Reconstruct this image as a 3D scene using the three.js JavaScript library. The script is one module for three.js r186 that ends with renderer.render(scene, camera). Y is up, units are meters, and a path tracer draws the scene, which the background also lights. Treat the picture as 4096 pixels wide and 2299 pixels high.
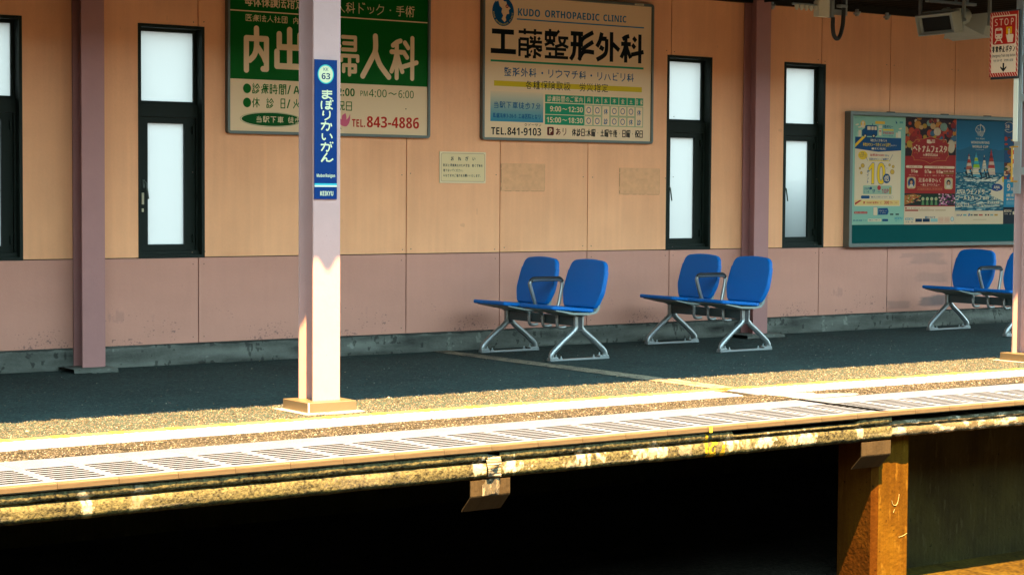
import * as THREE from 'three';
import { RoundedBoxGeometry } from 'three/addons/geometries/RoundedBoxGeometry.js';
import { mergeGeometries } from 'three/addons/utils/BufferGeometryUtils.js';

// ================= camera, sky, sun, exposure =================
const scene = new THREE.Scene();
const camera = new THREE.PerspectiveCamera(16.94, 1024 / 574, 0.1, 400);
camera.position.set(-6.384, 1.293, 13.01);
camera.rotation.order = 'YXZ';
camera.rotation.set(-0.04976, -0.61764, 0.0065);

const renderer = new THREE.WebGLRenderer({ antialias: true });
renderer.setSize(1024, 574);
renderer.shadowMap.enabled = true;
renderer.toneMapping = THREE.LinearToneMapping;
renderer.toneMappingExposure = 13.4;

const SUN = new THREE.Vector3(-0.3, 2.13, 1).normalize();
const sun = new THREE.DirectionalLight(new THREE.Color().setRGB(1.0, 0.605, 0.245), 5);
sun.position.copy(SUN).multiplyScalar(40);
sun.castShadow = true;
sun.shadow.mapSize.set(4096, 4096);
Object.assign(sun.shadow.camera, { left: -16, right: 16, top: 12, bottom: -12, near: 1, far: 90 });
scene.add(sun, sun.target);

{ // clear sky, paler towards the horizon
  const W = 128, H = 64, d = new Float32Array(W * H * 4);
  for (let y = 0; y < H; y++) {
    const el = ((y + 0.5) / H - 0.5) * Math.PI, t = Math.pow(Math.max(0, Math.sin(el)), 0.55);
    const hz = [0.6, 0.77, 0.8], ze = [0.2, 0.4, 0.5];
    for (let x = 0; x < W; x++) { for (let c = 0; c < 3; c++) d[(y * W + x) * 4 + c] = hz[c] + (ze[c] - hz[c]) * t; d[(y * W + x) * 4 + 3] = 1; }
  }
  const s = new THREE.DataTexture(d, W, H, THREE.RGBAFormat, THREE.FloatType);
  s.mapping = THREE.EquirectangularReflectionMapping; s.magFilter = THREE.LinearFilter; s.needsUpdate = true;
  scene.background = s; scene.environment = s;
}

// ================= helpers =================
let seed = 7;
const rnd = () => { seed = (seed + 0x6d2b79f5) | 0; let t = Math.imul(seed ^ (seed >>> 15), 1 | seed); t = (t + Math.imul(t ^ (t >>> 7), 61 | t)) ^ t; return ((t ^ (t >>> 14)) >>> 0) / 4294967296; };
const rr = (a, b) => a + (b - a) * rnd();
const hash = (x, y, s) => { let h = (Math.imul(x, 374761393) + Math.imul(y, 668265263) + Math.imul(s, 974711)) | 0; h = Math.imul(h ^ (h >>> 13), 1274126177); return ((h ^ (h >>> 16)) >>> 0) / 4294967296; };
const mod = (a, n) => ((a % n) + n) % n;
function vn(x, y, px, py, s) {                        // value noise that repeats every px by py cells
  const ix = Math.floor(x), iy = Math.floor(y), fx = x - ix, fy = y - iy, u = fx * fx * (3 - 2 * fx), v = fy * fy * (3 - 2 * fy);
  const a = hash(mod(ix, px), mod(iy, py), s), b = hash(mod(ix + 1, px), mod(iy, py), s), c = hash(mod(ix, px), mod(iy + 1, py), s), d = hash(mod(ix + 1, px), mod(iy + 1, py), s);
  return a + (b - a) * u + (c - a) * v + (a - b - c + d) * u * v;
}
function fbm(u, v, px, py, s, oct = 4) { let t = 0, a = 0.5, n = 0; for (let i = 0; i < oct; i++) { t += a * vn(u * px, v * py, px, py, s + i * 17); n += a; a *= 0.5; px *= 2; py *= 2; } return t / n; }
const clamp = (x, a = 0, b = 1) => Math.min(b, Math.max(a, x)), sstep = (a, b, x) => { const t = clamp((x - a) / (b - a)); return t * t * (3 - 2 * t); };
const enc = (c) => Math.round(255 * clamp(c <= 0.0031308 ? c * 12.92 : 1.055 * Math.pow(Math.max(c, 0), 1 / 2.4) - 0.055));
function tex(w, h, fn, sx, sy, srgb = true) {         // fn(u, v) gives linear colour or a number; the picture covers sx by sy metres
  const d = new Uint8Array(w * h * 4);
  for (let y = 0; y < h; y++) for (let x = 0; x < w; x++) {
    const c = fn((x + 0.5) / w, (y + 0.5) / h), i = (y * w + x) * 4;
    for (let k = 0; k < 3; k++) { const q = typeof c === 'number' ? c : c[k]; d[i + k] = srgb ? enc(q) : Math.round(255 * clamp(q)); }
    d[i + 3] = 255;
  }
  const t = new THREE.DataTexture(d, w, h); t.wrapS = t.wrapT = THREE.RepeatWrapping; t.magFilter = THREE.LinearFilter; t.minFilter = THREE.LinearMipmapLinearFilter; t.generateMipmaps = true;
  t.repeat.set(1 / sx, 1 / sy); if (srgb) t.colorSpace = THREE.SRGBColorSpace; t.needsUpdate = true; return t;
}
const mat = (r, g, b, rough = 0.8, more = {}) => { const m = new THREE.MeshPhysicalMaterial({ roughness: rough, ...more }); m.color.setRGB(r, g, b); return m; };
function uvm(g, ou = 0, ov = 0) {                     // uv in metres, by the way each face points
  g = g.index ? g.toNonIndexed() : g;
  const p = g.attributes.position, n = g.attributes.normal, uv = new Float32Array(p.count * 2);
  for (let i = 0; i < p.count; i++) {
    const ax = Math.abs(n.getX(i)), ay = Math.abs(n.getY(i)), az = Math.abs(n.getZ(i));
    const [a, b] = az >= ax && az >= ay ? [p.getX(i), p.getY(i)] : ay >= ax ? [p.getX(i), p.getZ(i)] : [p.getZ(i), p.getY(i)];
    uv[2 * i] = a + ou; uv[2 * i + 1] = b + ov;
  }
  g.setAttribute('uv', new THREE.BufferAttribute(uv, 2)); return g;
}
const bx = (x0, x1, y0, y1, z0, z1, ou = 0, ov = 0) => uvm(new THREE.BoxGeometry(x1 - x0, y1 - y0, z1 - z0).translate((x0 + x1) / 2, (y0 + y1) / 2, (z0 + z1) / 2), ou, ov);
const rb = (x0, x1, y0, y1, z0, z1, r = 0.004, seg = 2) => uvm(new RoundedBoxGeometry(x1 - x0, y1 - y0, z1 - z0, seg, r).translate((x0 + x1) / 2, (y0 + y1) / 2, (z0 + z1) / 2));
function prism(pts, t0, t1, axis, ou = 0, ov = 0) {   // a polygon drawn along an axis: x takes (z, y) points, y takes (x, z), z takes (x, y)
  const P = pts.map((p) => new THREE.Vector2(...p)); if (THREE.ShapeUtils.isClockWise(P)) P.reverse();
  const at = axis === 'x' ? (a, t) => [t, a.y, a.x] : axis === 'y' ? (a, t) => [a.x, t, a.y] : (a, t) => [a.x, a.y, t], flip = axis !== 'z';
  const v = [], tri = (a, b, c) => (flip ? v.push(...a, ...c, ...b) : v.push(...a, ...b, ...c));
  for (const [a, b, c] of THREE.ShapeUtils.triangulateShape(P, [])) { tri(at(P[a], t1), at(P[b], t1), at(P[c], t1)); tri(at(P[c], t0), at(P[b], t0), at(P[a], t0)); }
  P.forEach((a, i) => { const b = P[(i + 1) % P.length]; tri(at(a, t0), at(b, t0), at(b, t1)); tri(at(a, t0), at(b, t1), at(a, t1)); });
  const g = new THREE.BufferGeometry(); g.setAttribute('position', new THREE.Float32BufferAttribute(v, 3)); g.computeVertexNormals(); return uvm(g, ou, ov);
}
const tube = (pts, r, seg = 24, rad = 8, tension = 0.5) => uvm(new THREE.TubeGeometry(new THREE.CatmullRomCurve3(pts.map((p) => new THREE.Vector3(...p)), false, 'catmullrom', tension), seg, r, rad));
const cyl = (r, h, x, y, z, ax = 'y', seg = 12, r2 = r) => { const g = new THREE.CylinderGeometry(r2, r, h, seg); if (ax === 'x') g.rotateZ(Math.PI / 2); if (ax === 'z') g.rotateX(Math.PI / 2); return uvm(g.translate(x, y, z)); };
const merge = (l) => mergeGeometries(l.map((g) => { const q = g.index ? g.toNonIndexed() : g; for (const k of Object.keys(q.attributes)) if (!['position', 'normal', 'uv'].includes(k)) q.deleteAttribute(k); return q; }));
const used = {};
const numbered = (n) => { used[n] = (used[n] ?? -1) + 1; return used[n] ? n + '_' + String(used[n]).padStart(3, '0') : n; };
function part(name, geo, m, parent) { const o = new THREE.Mesh(Array.isArray(geo) ? merge(geo) : geo, m); o.name = parent === scene ? numbered(name) : name; o.castShadow = o.receiveShadow = true; parent.add(o); return o; }
function sub(name, parent, x = 0, y = 0, z = 0) { const g = new THREE.Group(); g.name = name; g.position.set(x, y, z); parent.add(g); return g; }
function thing(name, label, category, x = 0, y = 0, z = 0, group) { const g = new THREE.Group(); g.name = numbered(name); g.position.set(x, y, z); g.userData = { label, category }; if (group) g.userData.group = group; scene.add(g); return g; }
const parts = (name, list, m, parent) => list.map((g) => part(name, g, m, parent));
const stuff = (o) => { o.userData.kind = 'stuff'; return o; };
const structure = (name) => { const g = new THREE.Group(); g.name = numbered(name); g.userData.kind = 'structure'; scene.add(g); return g; };

// ================= materials =================
const asphaltTex = tex(1024, 1024, (u, v) => {
  const g = vn(u * 330, v * 330, 330, 330, 3), g2 = vn(u * 120, v * 120, 120, 120, 5), b = fbm(u, v, 6, 6, 9), cell = (n, s) => hash(Math.floor(u * n + 0.4 * vn(u * 90, v * 90, 90, 90, s)), Math.floor(v * n), s);
  const st = cell(250, 12), s2 = cell(130, 14), stone = (st > 0.965 ? 0.5 + 1.9 * cell(250, 21) : 0) + (s2 > 0.985 ? 0.5 + 1.6 * cell(130, 23) : 0);
  const k = 0.22 + 0.32 * g * g + 0.36 * g2 * g2 + 0.2 * (b - 0.5) + 0.22 * stone;
  return [k * (1 + 0.05 * stone), k, k * (0.98 - 0.03 * stone)];
}, 1.9, 1.9);
const asphaltBump = tex(512, 512, (u, v) => 0.6 * vn(u * 200, v * 200, 200, 200, 3) + 0.4 * vn(u * 90, v * 90, 90, 90, 5), 0.95, 0.95, false);
const coarseTex = tex(1024, 512, (u, v) => {
  const g = vn(u * 260, v * 130, 260, 130, 33), b = fbm(u, v, 8, 4, 39), st = hash(Math.floor(u * 190), Math.floor(v * 95), 42), line = fbm(u, v, 5, 40, 44, 3);
  const k = 0.2 + 0.45 * g * g + 0.3 * (b - 0.4) + (st > 0.97 ? 0.9 * hash(Math.floor(u * 190), Math.floor(v * 95), 47) : 0) - 0.3 * sstep(0.55, 0.7, line);
  return [k * 1.02, k, k * 0.96];
}, 1.6, 0.8);
const paintTex = tex(1024, 1024, (u, v) => {           // painted fibre-cement board: faint blotches, rain streaks, a few scuffs
  const a = fbm(u, v, 5, 5, 61, 5), s = fbm(u, v, 60, 3, 64, 3), p = fbm(u, v, 26, 22, 66, 3), n = vn(u * 300, v * 300, 300, 300, 68);
  let k = 0.93 + 0.2 * (a - 0.5) + 0.1 * (s - 0.5) + 0.03 * (n - 0.5);
  const sc = sstep(0.8, 0.86, p) * sstep(0.55, 0.65, s); k -= 0.12 * sc;
  return [k, k * (0.985 + 0.03 * a), k * (0.97 + 0.05 * a)];
}, 2.3, 2.3);
const lowTex = tex(1024, 512, (u, v) => {              // lower boards, 0 to 0.64 m up: mud specks and run marks above the plinth
  const a = fbm(u, v, 6, 3, 71, 5), s = fbm(u, v, 90, 3, 74, 3), sp = vn(u * 420, v * 105, 420, 105, 75), sp2 = vn(u * 170, v * 40, 170, 40, 77), cl = fbm(u, v, 9, 3, 79, 3), n = vn(u * 400, v * 200, 400, 200, 78);
  let k = 0.93 + 0.13 * (a - 0.5) + 0.05 * (s - 0.5) + 0.03 * (n - 0.5);
  const low = 1 - v, thr = 0.985 - 0.2 * Math.pow(low, 4) * sstep(0.4, 0.65, cl) - 0.05 * sstep(0.5, 0.7, cl);
  const speck = Math.max(sstep(thr, thr + 0.05, sp), sstep(thr + 0.02, thr + 0.06, sp2));
  const run = sstep(0.66, 0.76, s) * sstep(0.56, 0.66, cl) * (v < 0.75 ? 1 : 0);
  const mud = speck * 0.5 + run * 0.16;
  return [k * (1 - mud), k * (1 - mud * 0.92), k * (1 - mud * 0.75)];
}, 3.64, 0.64);
const stainTex = tex(512, 512, (u, v) => {             // one lower board with grey wiping marks and splashes
  const a = fbm(u, v, 4, 4, 311, 5), s = fbm(u, v, 30, 2, 314, 3), w = fbm(u, v, 5, 14, 316, 4), sp = vn(u * 110, v * 90, 110, 90, 318), y = v * 0.64 + 0.152;
  let k = 0.93 + 0.13 * (a - 0.5) + 0.06 * (s - 0.5), mud = 0;
  for (const [cx, cy, rx, ry, q] of [[0.62, 0.665, 0.3, 0.06, 0.24], [0.68, 0.48, 0.28, 0.055, 0.2], [0.3, 0.7, 0.14, 0.03, 0.16], [0.75, 0.25, 0.3, 0.05, 0.5], [0.2, 0.22, 0.2, 0.04, 0.25]]) { const d = Math.max(Math.abs(u - cx) / rx, Math.abs(y - cy) / ry) + 1.0 * (w - 0.5); mud = Math.max(mud, q * sstep(1.15, 0.6, d) * (0.5 + a)); }
  mud = Math.max(mud, 0.55 * sstep(0.95, 0.98, sp) * sstep(0.35, 0.2, v));
  return [k * (1 - mud), k * (1 - mud * 0.8), k * (1 - mud * 0.6)];
}, 0.91, 0.64);
const concTex = tex(1024, 256, (u, v) => {             // plinth concrete: damp blotches, white runs, hairline cracks
  const a = fbm(u, v, 9, 2, 81, 5), b = fbm(u, v, 34, 3, 84, 4), c = fbm(u, v, 120, 3, 86, 3), d = vn(u * 500, v * 120, 500, 120, 88);
  let k = 0.5 + 0.75 * (a - 0.5) + 0.3 * (b - 0.5) + 0.12 * (d - 0.5);
  const dark = sstep(0.6, 0.68, c) * sstep(0.5, 0.62, b); k *= 1 - 0.55 * dark;
  const white = sstep(0.68, 0.74, fbm(u, v, 70, 2, 93, 3)) * sstep(0.52, 0.6, a); k += 0.35 * white;
  if (v > 0.86 + 0.16 * (b - 0.5)) k *= 0.45;
  return [k, k * 1.0, k * 0.95];
}, 4.2, 0.165);
const grainBump = tex(512, 512, (u, v) => fbm(u, v, 40, 40, 101, 4), 0.8, 0.8, false);
const chipTex = tex(512, 512, (u, v) => { const n = fbm(u, v, 9, 9, 301, 4), p = vn(u * 90, v * 90, 90, 90, 303), q = vn(u * 200, v * 200, 200, 200, 305), chip = sstep(0.965, 0.98, p) * sstep(0.45, 0.6, n), k = 0.94 + 0.1 * (n - 0.5) + 0.04 * (q - 0.5); return [k * (1 - 0.5 * chip), k * (1 - 0.7 * chip), k * (1 - 0.78 * chip)]; }, 0.7, 0.7);
const M = {
  asphalt: mat(0.049, 0.077, 0.07, 0.95, { map: asphaltTex, bumpMap: asphaltBump, bumpScale: 0.003, specularIntensity: 0.25 }),
  coarse: mat(0.06, 0.055, 0.04, 0.95, { map: coarseTex, bumpMap: asphaltBump, bumpScale: 0.004, specularIntensity: 0.25 }),
  upper: mat(0.88, 0.395, 0.192, 0.72, { map: paintTex, bumpMap: grainBump, bumpScale: 0.0006, specularIntensity: 0.4 }),
  lower: mat(0.56, 0.252, 0.178, 0.75, { map: lowTex, bumpMap: grainBump, bumpScale: 0.0008, specularIntensity: 0.4 }),
  stained: mat(0.56, 0.252, 0.178, 0.75, { map: stainTex, bumpMap: grainBump, bumpScale: 0.0008, specularIntensity: 0.4 }),
  core: mat(0.05, 0.045, 0.04, 0.95),
  plinth: mat(0.2, 0.2, 0.175, 0.95, { map: concTex, bumpMap: grainBump, bumpScale: 0.004, specularIntensity: 0.3 }),
  pink: mat(0.36, 0.15, 0.13, 0.6, { map: chipTex, bumpMap: grainBump, bumpScale: 0.0005 }),
  postPink: mat(0.33, 0.195, 0.175, 0.55, { map: chipTex, bumpMap: grainBump, bumpScale: 0.0005 }),
  roof: mat(0.012, 0.009, 0.005, 0.8, { specularIntensity: 0.3 }),
  sash: mat(0.006, 0.01, 0.006, 0.6, { specularIntensity: 0.35 }),
  alu: mat(0.3, 0.31, 0.3, 0.36, { metalness: 0.75, bumpMap: grainBump, bumpScale: 0.0003 }),
  steel: mat(0.36, 0.39, 0.38, 0.42, { metalness: 0.7 }),
  cream: mat(0.6, 0.55, 0.42, 0.55),
  black: mat(0.012, 0.012, 0.012, 0.6),
  brass: mat(0.5, 0.42, 0.26, 0.5),
  white: mat(0.7, 0.68, 0.62, 0.6),
};

// ================= ground and track bed =================
const groundTex = tex(512, 512, (u, v) => { const a = fbm(u, v, 8, 8, 111, 5), g = vn(u * 140, v * 140, 140, 140, 115), k = 0.5 + 0.6 * (a - 0.5) + 0.5 * (g - 0.5); return [k, k * (0.8 + 0.2 * a), k * (0.5 + 0.35 * a)]; }, 2.2, 2.2);
const G = structure('ground');
part('ground', uvm(new THREE.PlaneGeometry(300, 300).rotateX(-Math.PI / 2).translate(0, -1.16, 0)), mat(0.04, 0.034, 0.027, 0.95, { specularIntensity: 0.2, map: groundTex, bumpMap: grainBump, bumpScale: 0.02 }), G);

const troughM = mat(0.068, 0.046, 0.006, 0.9, { specularIntensity: 0.1, map: groundTex });
for (let k = 0; k < 9; k++) part('cable_trough_lid', bx(2.362 + k * 0.9, 2.362 + k * 0.9 + 0.894, -1.2, -1.15, 4.301, 5.05, k * 0.3, 0), troughM, G);

// ================= platform =================
const platform = structure('platform');
const KX = 2.12, TURN = -0.026;                        // the two decks meet at an expansion joint; the right one bends away a little
const left = platform, right = sub('platform_deck', platform, KX, 0, 0); right.rotation.y = TURN;
const X0 = -9, X1 = 18;
part('asphalt', [bx(X0, X1, -0.16, 0, -0.4, 3.585)], M.asphalt, platform);
part('asphalt', [bx(X0, KX - 0.01, -0.16, 0, 3.5855, 4.24)], M.coarse, platform);
part('asphalt', [bx(0.02, X1 - KX, -0.16, -0.001, 3.586, 4.24)], M.coarse, right);
// painted line across the walkway, worn
{
  const t = tex(256, 1024, (u, v) => { const a = fbm(u, v, 10, 60, 121, 4), g = vn(u * 90, v * 400, 90, 400, 124), w = sstep(0.36, 0.6, 0.6 * a + 0.45 * g) * (0.55 + 0.45 * sstep(0.35, 0.5, fbm(u, v, 3, 12, 127))), c = 0.1 + 0.9 * w; return [c, c * (0.95 - 0.1 * (1 - w)), c * (0.82 - 0.1 * (1 - w))]; }, 0.2, 3.5);
  const g = new THREE.BufferGeometry(), v = [[2.05, 0.02], [2.215, 0.02], [2.235, 3.46], [2.03, 3.46]].map(([x, z]) => [x, 0.004, z]).flat();
  g.setAttribute('position', new THREE.Float32BufferAttribute(v, 3)); g.setIndex([0, 3, 2, 0, 2, 1]); g.computeVertexNormals();
  part('painted_line', uvm(g), mat(0.22, 0.18, 0.125, 0.9, { map: t }), platform);
}
// yellow strip with darker yellow blocks, tactile tiles
const yTex = tex(512, 64, (u, v) => { const a = fbm(u, v, 30, 3, 131, 4), l = v > 0.42 && v < 0.62 ? 1 : 0, k = 0.75 + 0.4 * (a - 0.5) + 0.25 * l; return [k, k * (0.95 + 0.06 * l), k * (0.8 + 0.9 * l)]; }, 1.5, 0.11);
const stripM = mat(0.3, 0.2, 0.05, 0.85, { map: yTex }), blockM = mat(0.34, 0.24, 0.012, 0.8);
const tileTex = tex(512, 512, (u, v) => { const a = fbm(u, v, 6, 6, 141, 5), p = vn(u * 60, v * 60, 60, 60, 144), k = 0.92 + 0.2 * (a - 0.5) - 0.5 * sstep(0.955, 0.985, p); return [k, k * (0.93 + 0.08 * a), k * (0.85 + 0.16 * a)]; }, 1.3, 1.3);
const tileM = mat(0.19, 0.21, 0.27, 0.8, { map: tileTex });
const tileGeos = [0, 1, 2].map((k) => {
  const l = [bx(0.0015, 0.2985, -0.01, 0.005, 0.0015, 0.2985, k * 0.4, k * 0.7)];
  for (let i = 0; i < 5; i++) for (let j = 0; j < 5; j++) l.push(uvm(new THREE.CylinderGeometry(0.011, 0.016, 0.005, 8, 1, false).translate(0.03 + i * 0.06, 0.0073, 0.03 + j * 0.06), k * 0.4, k * 0.7));
  return merge(l);
});
const deckX = (d, a, b, step, f) => { for (let i = 0, x = a; x + step <= b + 1e-6; i++, x += step) f(d, x, i); };
const tile = (d, x, i) => { const m = part('tactile_tile', tileGeos[i % 3], tileM, d); m.position.set(x, rr(-0.001, 0.001), 3.583); };
deckX(left, -3.484, 2.12, 0.3, tile); deckX(right, 0.016, 4.6, 0.3, tile);
part('yellow_strip', [bx(-9, KX, -0.003, 0.004, 3.472, 3.579)], stripM, left);
part('yellow_strip', [bx(0, 12, -0.004, 0.004, 3.476, 3.581)], stripM, right);
const block = (d, x) => { part('yellow_block', bx(x, x + 0.085, -0.002, 0.007, 3.478, 3.574), blockM, d); };
deckX(left, -3.21, 2.1, 0.325, block); deckX(right, 0.22, 4.6, 0.325, block);
// mortar patches at the expansion joint
const patchShape = (pts, y, m, d) => { const g = new THREE.ShapeGeometry(new THREE.Shape(pts.map((p) => new THREE.Vector2(p[0], -p[1])))).rotateX(-Math.PI / 2).translate(0, y, 0); part('mortar_patch', uvm(g), m, d); };
const mortarM = mat(0.18, 0.18, 0.18, 0.9, { map: tileTex });
patchShape([[2.08, 4.17], [2.1, 4.06], [2.05, 3.95], [2.2, 3.9], [2.33, 3.93], [2.42, 3.99], [2.38, 4.06], [2.52, 4.1], [2.64, 4.19], [2.56, 4.245], [2.12, 4.245]], 0.0042, mortarM, platform);
patchShape([[-0.965, 3.36], [-0.97, 2.94], [-0.57, 2.93], [-0.565, 3.37], [-0.75, 3.4]], 0.004, mortarM, platform);

// stones of the asphalt, mostly in sunlit strips; their warm tint adds golden sunlight
{
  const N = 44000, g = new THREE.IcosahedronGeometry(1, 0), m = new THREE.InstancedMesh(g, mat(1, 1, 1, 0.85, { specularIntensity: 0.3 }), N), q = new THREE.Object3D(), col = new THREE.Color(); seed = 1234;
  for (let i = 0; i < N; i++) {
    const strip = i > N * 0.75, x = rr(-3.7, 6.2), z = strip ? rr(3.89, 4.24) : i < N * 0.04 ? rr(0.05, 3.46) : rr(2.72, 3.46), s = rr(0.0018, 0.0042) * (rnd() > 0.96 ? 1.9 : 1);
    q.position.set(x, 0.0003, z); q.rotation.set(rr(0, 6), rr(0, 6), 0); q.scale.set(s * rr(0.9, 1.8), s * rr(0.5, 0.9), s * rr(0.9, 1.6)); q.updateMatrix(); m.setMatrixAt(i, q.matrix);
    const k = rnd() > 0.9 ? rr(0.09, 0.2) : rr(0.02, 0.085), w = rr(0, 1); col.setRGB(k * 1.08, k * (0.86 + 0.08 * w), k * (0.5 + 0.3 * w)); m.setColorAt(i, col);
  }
  m.name = 'sun_tinted_aggregate'; m.castShadow = m.receiveShadow = true; platform.add(m); stuff(m);
}

// edge slabs: sanded slabs with seven dark grip strips each and a brown nosing
const slabTex = tex(512, 512, (u, v) => { const a = fbm(u, v, 7, 7, 151, 4), g = vn(u * 240, v * 240, 240, 240, 153), st = hash(Math.floor(u * 260), Math.floor(v * 260), 155), k = 0.8 + 0.3 * (a - 0.5) + 0.35 * (g - 0.5) + (st > 0.97 ? 0.35 : 0); return [k, k * 0.97, k * 0.92]; }, 0.9, 0.9);
const noseTex = tex(512, 64, (u, v) => { const a = fbm(u, v, 12, 2, 161, 5), s = fbm(u, v, 8, 30, 163, 2), k = 0.75 + 0.7 * (a - 0.5) + 0.3 * (s - 0.5); return [k, k * 0.97, k * 0.9]; }, 1.7, 0.07);
const slabM = mat(0.072, 0.09, 0.135, 0.9, { map: slabTex, bumpMap: grainBump, bumpScale: 0.001 }), gripM = mat(0.003, 0.003, 0.003, 0.95, { specularIntensity: 0.1 }), noseM = mat(0.1, 0.074, 0.044, 0.7, { specularIntensity: 0.2, map: noseTex });
const slabGeo = [0, 1, 2].map((k) => rb(0.0015, 0.289, -0.032, 0.003, 4.247, 4.962, 0.003, 2));
slabGeo.forEach((g, k) => uvm(g, k * 0.37, k * 0.53));
const gripGeo = (() => { const g = rb(0, 0.236, 0.0, 0.0045, -0.012, 0.012, 0.0012, 2); return g; })();
const noseGeo = (() => { const pts = [[4.9625, -0.03], [4.9625, 0.002], [4.968, 0.0032], [4.992, 0.0032], [4.999, -0.001], [5.0, -0.006], [5.0, -0.024], [4.997, -0.03]]; return prism(pts, 0.001, 0.2895, 'x'); })();
const slab = (d, x, i) => {
  const s = part('edge_slab', slabGeo[i % 3], slabM, d); s.position.set(x, 0, 0);
  for (let k = 0; k < 7; k++) { const g = part('grip_strip', gripGeo, gripM, s); g.position.set(0.027, 0, 4.553 + k * 0.0585); }
  part('nosing', noseGeo, noseM, s);
};
deckX(left, -4.008, 2.1, 0.2905, slab); deckX(right, 0.005, 4.8, 0.2905, slab);
part('yellow_mark', bx(0.652, 0.672, -0.0305, 0.0045, 4.975, 5.0025), mat(0.4, 0.3, 0.01, 0.8), platform);

// edge beam: grooved, spalled concrete under the slabs
const beamTex = tex(2048, 128, (u, v) => {
  const x = -3.9 + u * 6.02, y = -0.19 + v * 0.17, g = 0.5 * vn(u * 1100, v * 40, 1100, 40, 171) + 0.5 * vn(u * 500, v * 16, 500, 16, 172), a = fbm(u, v, 60, 3, 173, 5), h = fbm(u, v, 14, 14, 176, 4);
  let k = 0.5 + 0.6 * (a - 0.5) + 1.1 * (g - 0.5), c = [k, k * 0.95, k * 0.5];
  const wh = (cx, cy, rx, ry, s) => { const d = Math.hypot((x - cx) / rx, (y - cy) / (ry * 1.3)) + 2.6 * (fbm(u, v, 320, 5, 179, 4) - 0.5) + 0.9 * (g - 0.5); const t = 0.46 * s * sstep(1.15, 0.55, d); c = c.map((q, i) => q + t * ([4.4, 4.2, 3.9][i] - q)); };
  wh(-2.993, -0.13, 0.028, 0.034, 1); wh(-3.0, -0.07, 0.025, 0.02, 0.7); wh(-2.74, -0.11, 0.045, 0.05, 0.35); wh(-0.22, -0.12, 0.05, 0.04, 1); wh(-0.29, -0.14, 0.05, 0.02, 0.5); wh(-0.1, -0.112, 0.03, 0.03, 0.9);
  for (const [q, r, s] of [[0.17, 0.05, 0.8], [0.25, 0.04, 0.7], [0.33, 0.04, 0.8], [0.5, 0.05, 0.35], [0.82, 0.05, 1], [0.95, 0.03, 0.5], [1.09, 0.075, 1], [1.3, 0.06, 0.6], [1.4, 0.07, 0.9], [1.84, 0.03, 0.8], [-0.875, 0.045, 1], [-0.69, 0.05, 1], [-1.55, 0.2, 0.12]]) wh(q, -0.118, r, 0.033, s);
  wh(-0.64, -0.125, 0.07, 0.014, 0.9);
  const line = sstep(0.62, 0.7, h) * sstep(0.03, 0, Math.abs(y + 0.137)); c = c.map((q) => q + line * 0.35);
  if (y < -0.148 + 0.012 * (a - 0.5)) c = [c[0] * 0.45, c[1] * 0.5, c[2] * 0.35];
  const yl = (x0, x1, y1) => { if (x > x0 && x < x1 && y < y1 + 0.03 * (fbm(u, v, 260, 4, 187, 2) - 0.5) && fbm(u, v, 170, 5, 185, 3) > 0.44) c = [2.0, 1.45, 0.08]; };
  yl(0.632, 0.652, -0.04); yl(0.66, 0.735, -0.088); yl(0.74, 0.78, -0.09);
  return c.map((q) => q * 0.19);
}, 1, 1);
const beamTex2 = tex(1024, 128, (u, v) => {
  const g = vn(u * 900, v * 60, 900, 60, 191), a = fbm(u, v, 30, 3, 193, 5), h = fbm(u, v, 46, 5, 196, 4); let k = 0.6 + 0.6 * (a - 0.5) + 0.6 * (g - 0.5), c = [k, k * 0.9, k * 0.6];
  const t = 0.6 * sstep(0.5, 0.66, h + 0.25 * (g - 0.5)); c = c.map((q, i) => q + t * ([3.6, 3.3, 2.9][i] - q)); return c.map((q) => q * 0.22);
}, 3.2, 0.17);
function rough(profile, x0, x1, step, amp, uvf) {      // a profile of (z, y) points drawn along x with a broken, uneven surface
  const nx = Math.round((x1 - x0) / step), np = profile.length, pos = [], uv = [], idx = [];
  for (let i = 0; i <= nx; i++) for (let j = 0; j < np; j++) {
    const x = x0 + ((x1 - x0) * i) / nx, [z, y, a = 1] = typeof profile[j] === 'function' ? profile[j](x) : profile[j], n = amp * a;
    const dz = n * ((vn(x * 42 + 900, j * 7.3 + 40, 9999, 9999, 201) - 0.5) * 1.4 + (vn(x * 13 + 900, j * 3.1 + 40, 9999, 9999, 203) - 0.5)), dy = n * ((vn(x * 36 + 900, j * 5.7 + 40, 9999, 9999, 205) - 0.5) * 1.3 + (vn(x * 9 + 900, 3.3, 9999, 9999, 207) - 0.5));
    pos.push(x, y + dy, z + dz); uv.push(...uvf(x, y + dy));
  }
  for (let i = 0; i < nx; i++) for (let j = 0; j < np - 1; j++) { const a = i * np + j, b = a + np; idx.push(a, b, a + 1, b, b + 1, a + 1); }
  const g = new THREE.BufferGeometry(); g.setAttribute('position', new THREE.Float32BufferAttribute(pos, 3)); g.setAttribute('uv', new THREE.Float32BufferAttribute(uv, 2)); g.setIndex(idx); g.computeVertexNormals(); return g;
}
const bumpAlong = grainBump.clone(); bumpAlong.repeat.set(6.02 / 0.5, 0.17 / 0.5); bumpAlong.needsUpdate = true;
const beamM = mat(0.58, 0.53, 0.42, 0.95, { map: beamTex, bumpMap: bumpAlong, bumpScale: 0.004, specularIntensity: 0.3 });
const beamM2 = mat(0.5, 0.46, 0.38, 0.95, { map: beamTex2, bumpMap: grainBump, bumpScale: 0.004, specularIntensity: 0.1 });
const spall = (x) => sstep(0.83, 0.85, x) * sstep(1.86, 1.8, x);
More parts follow.
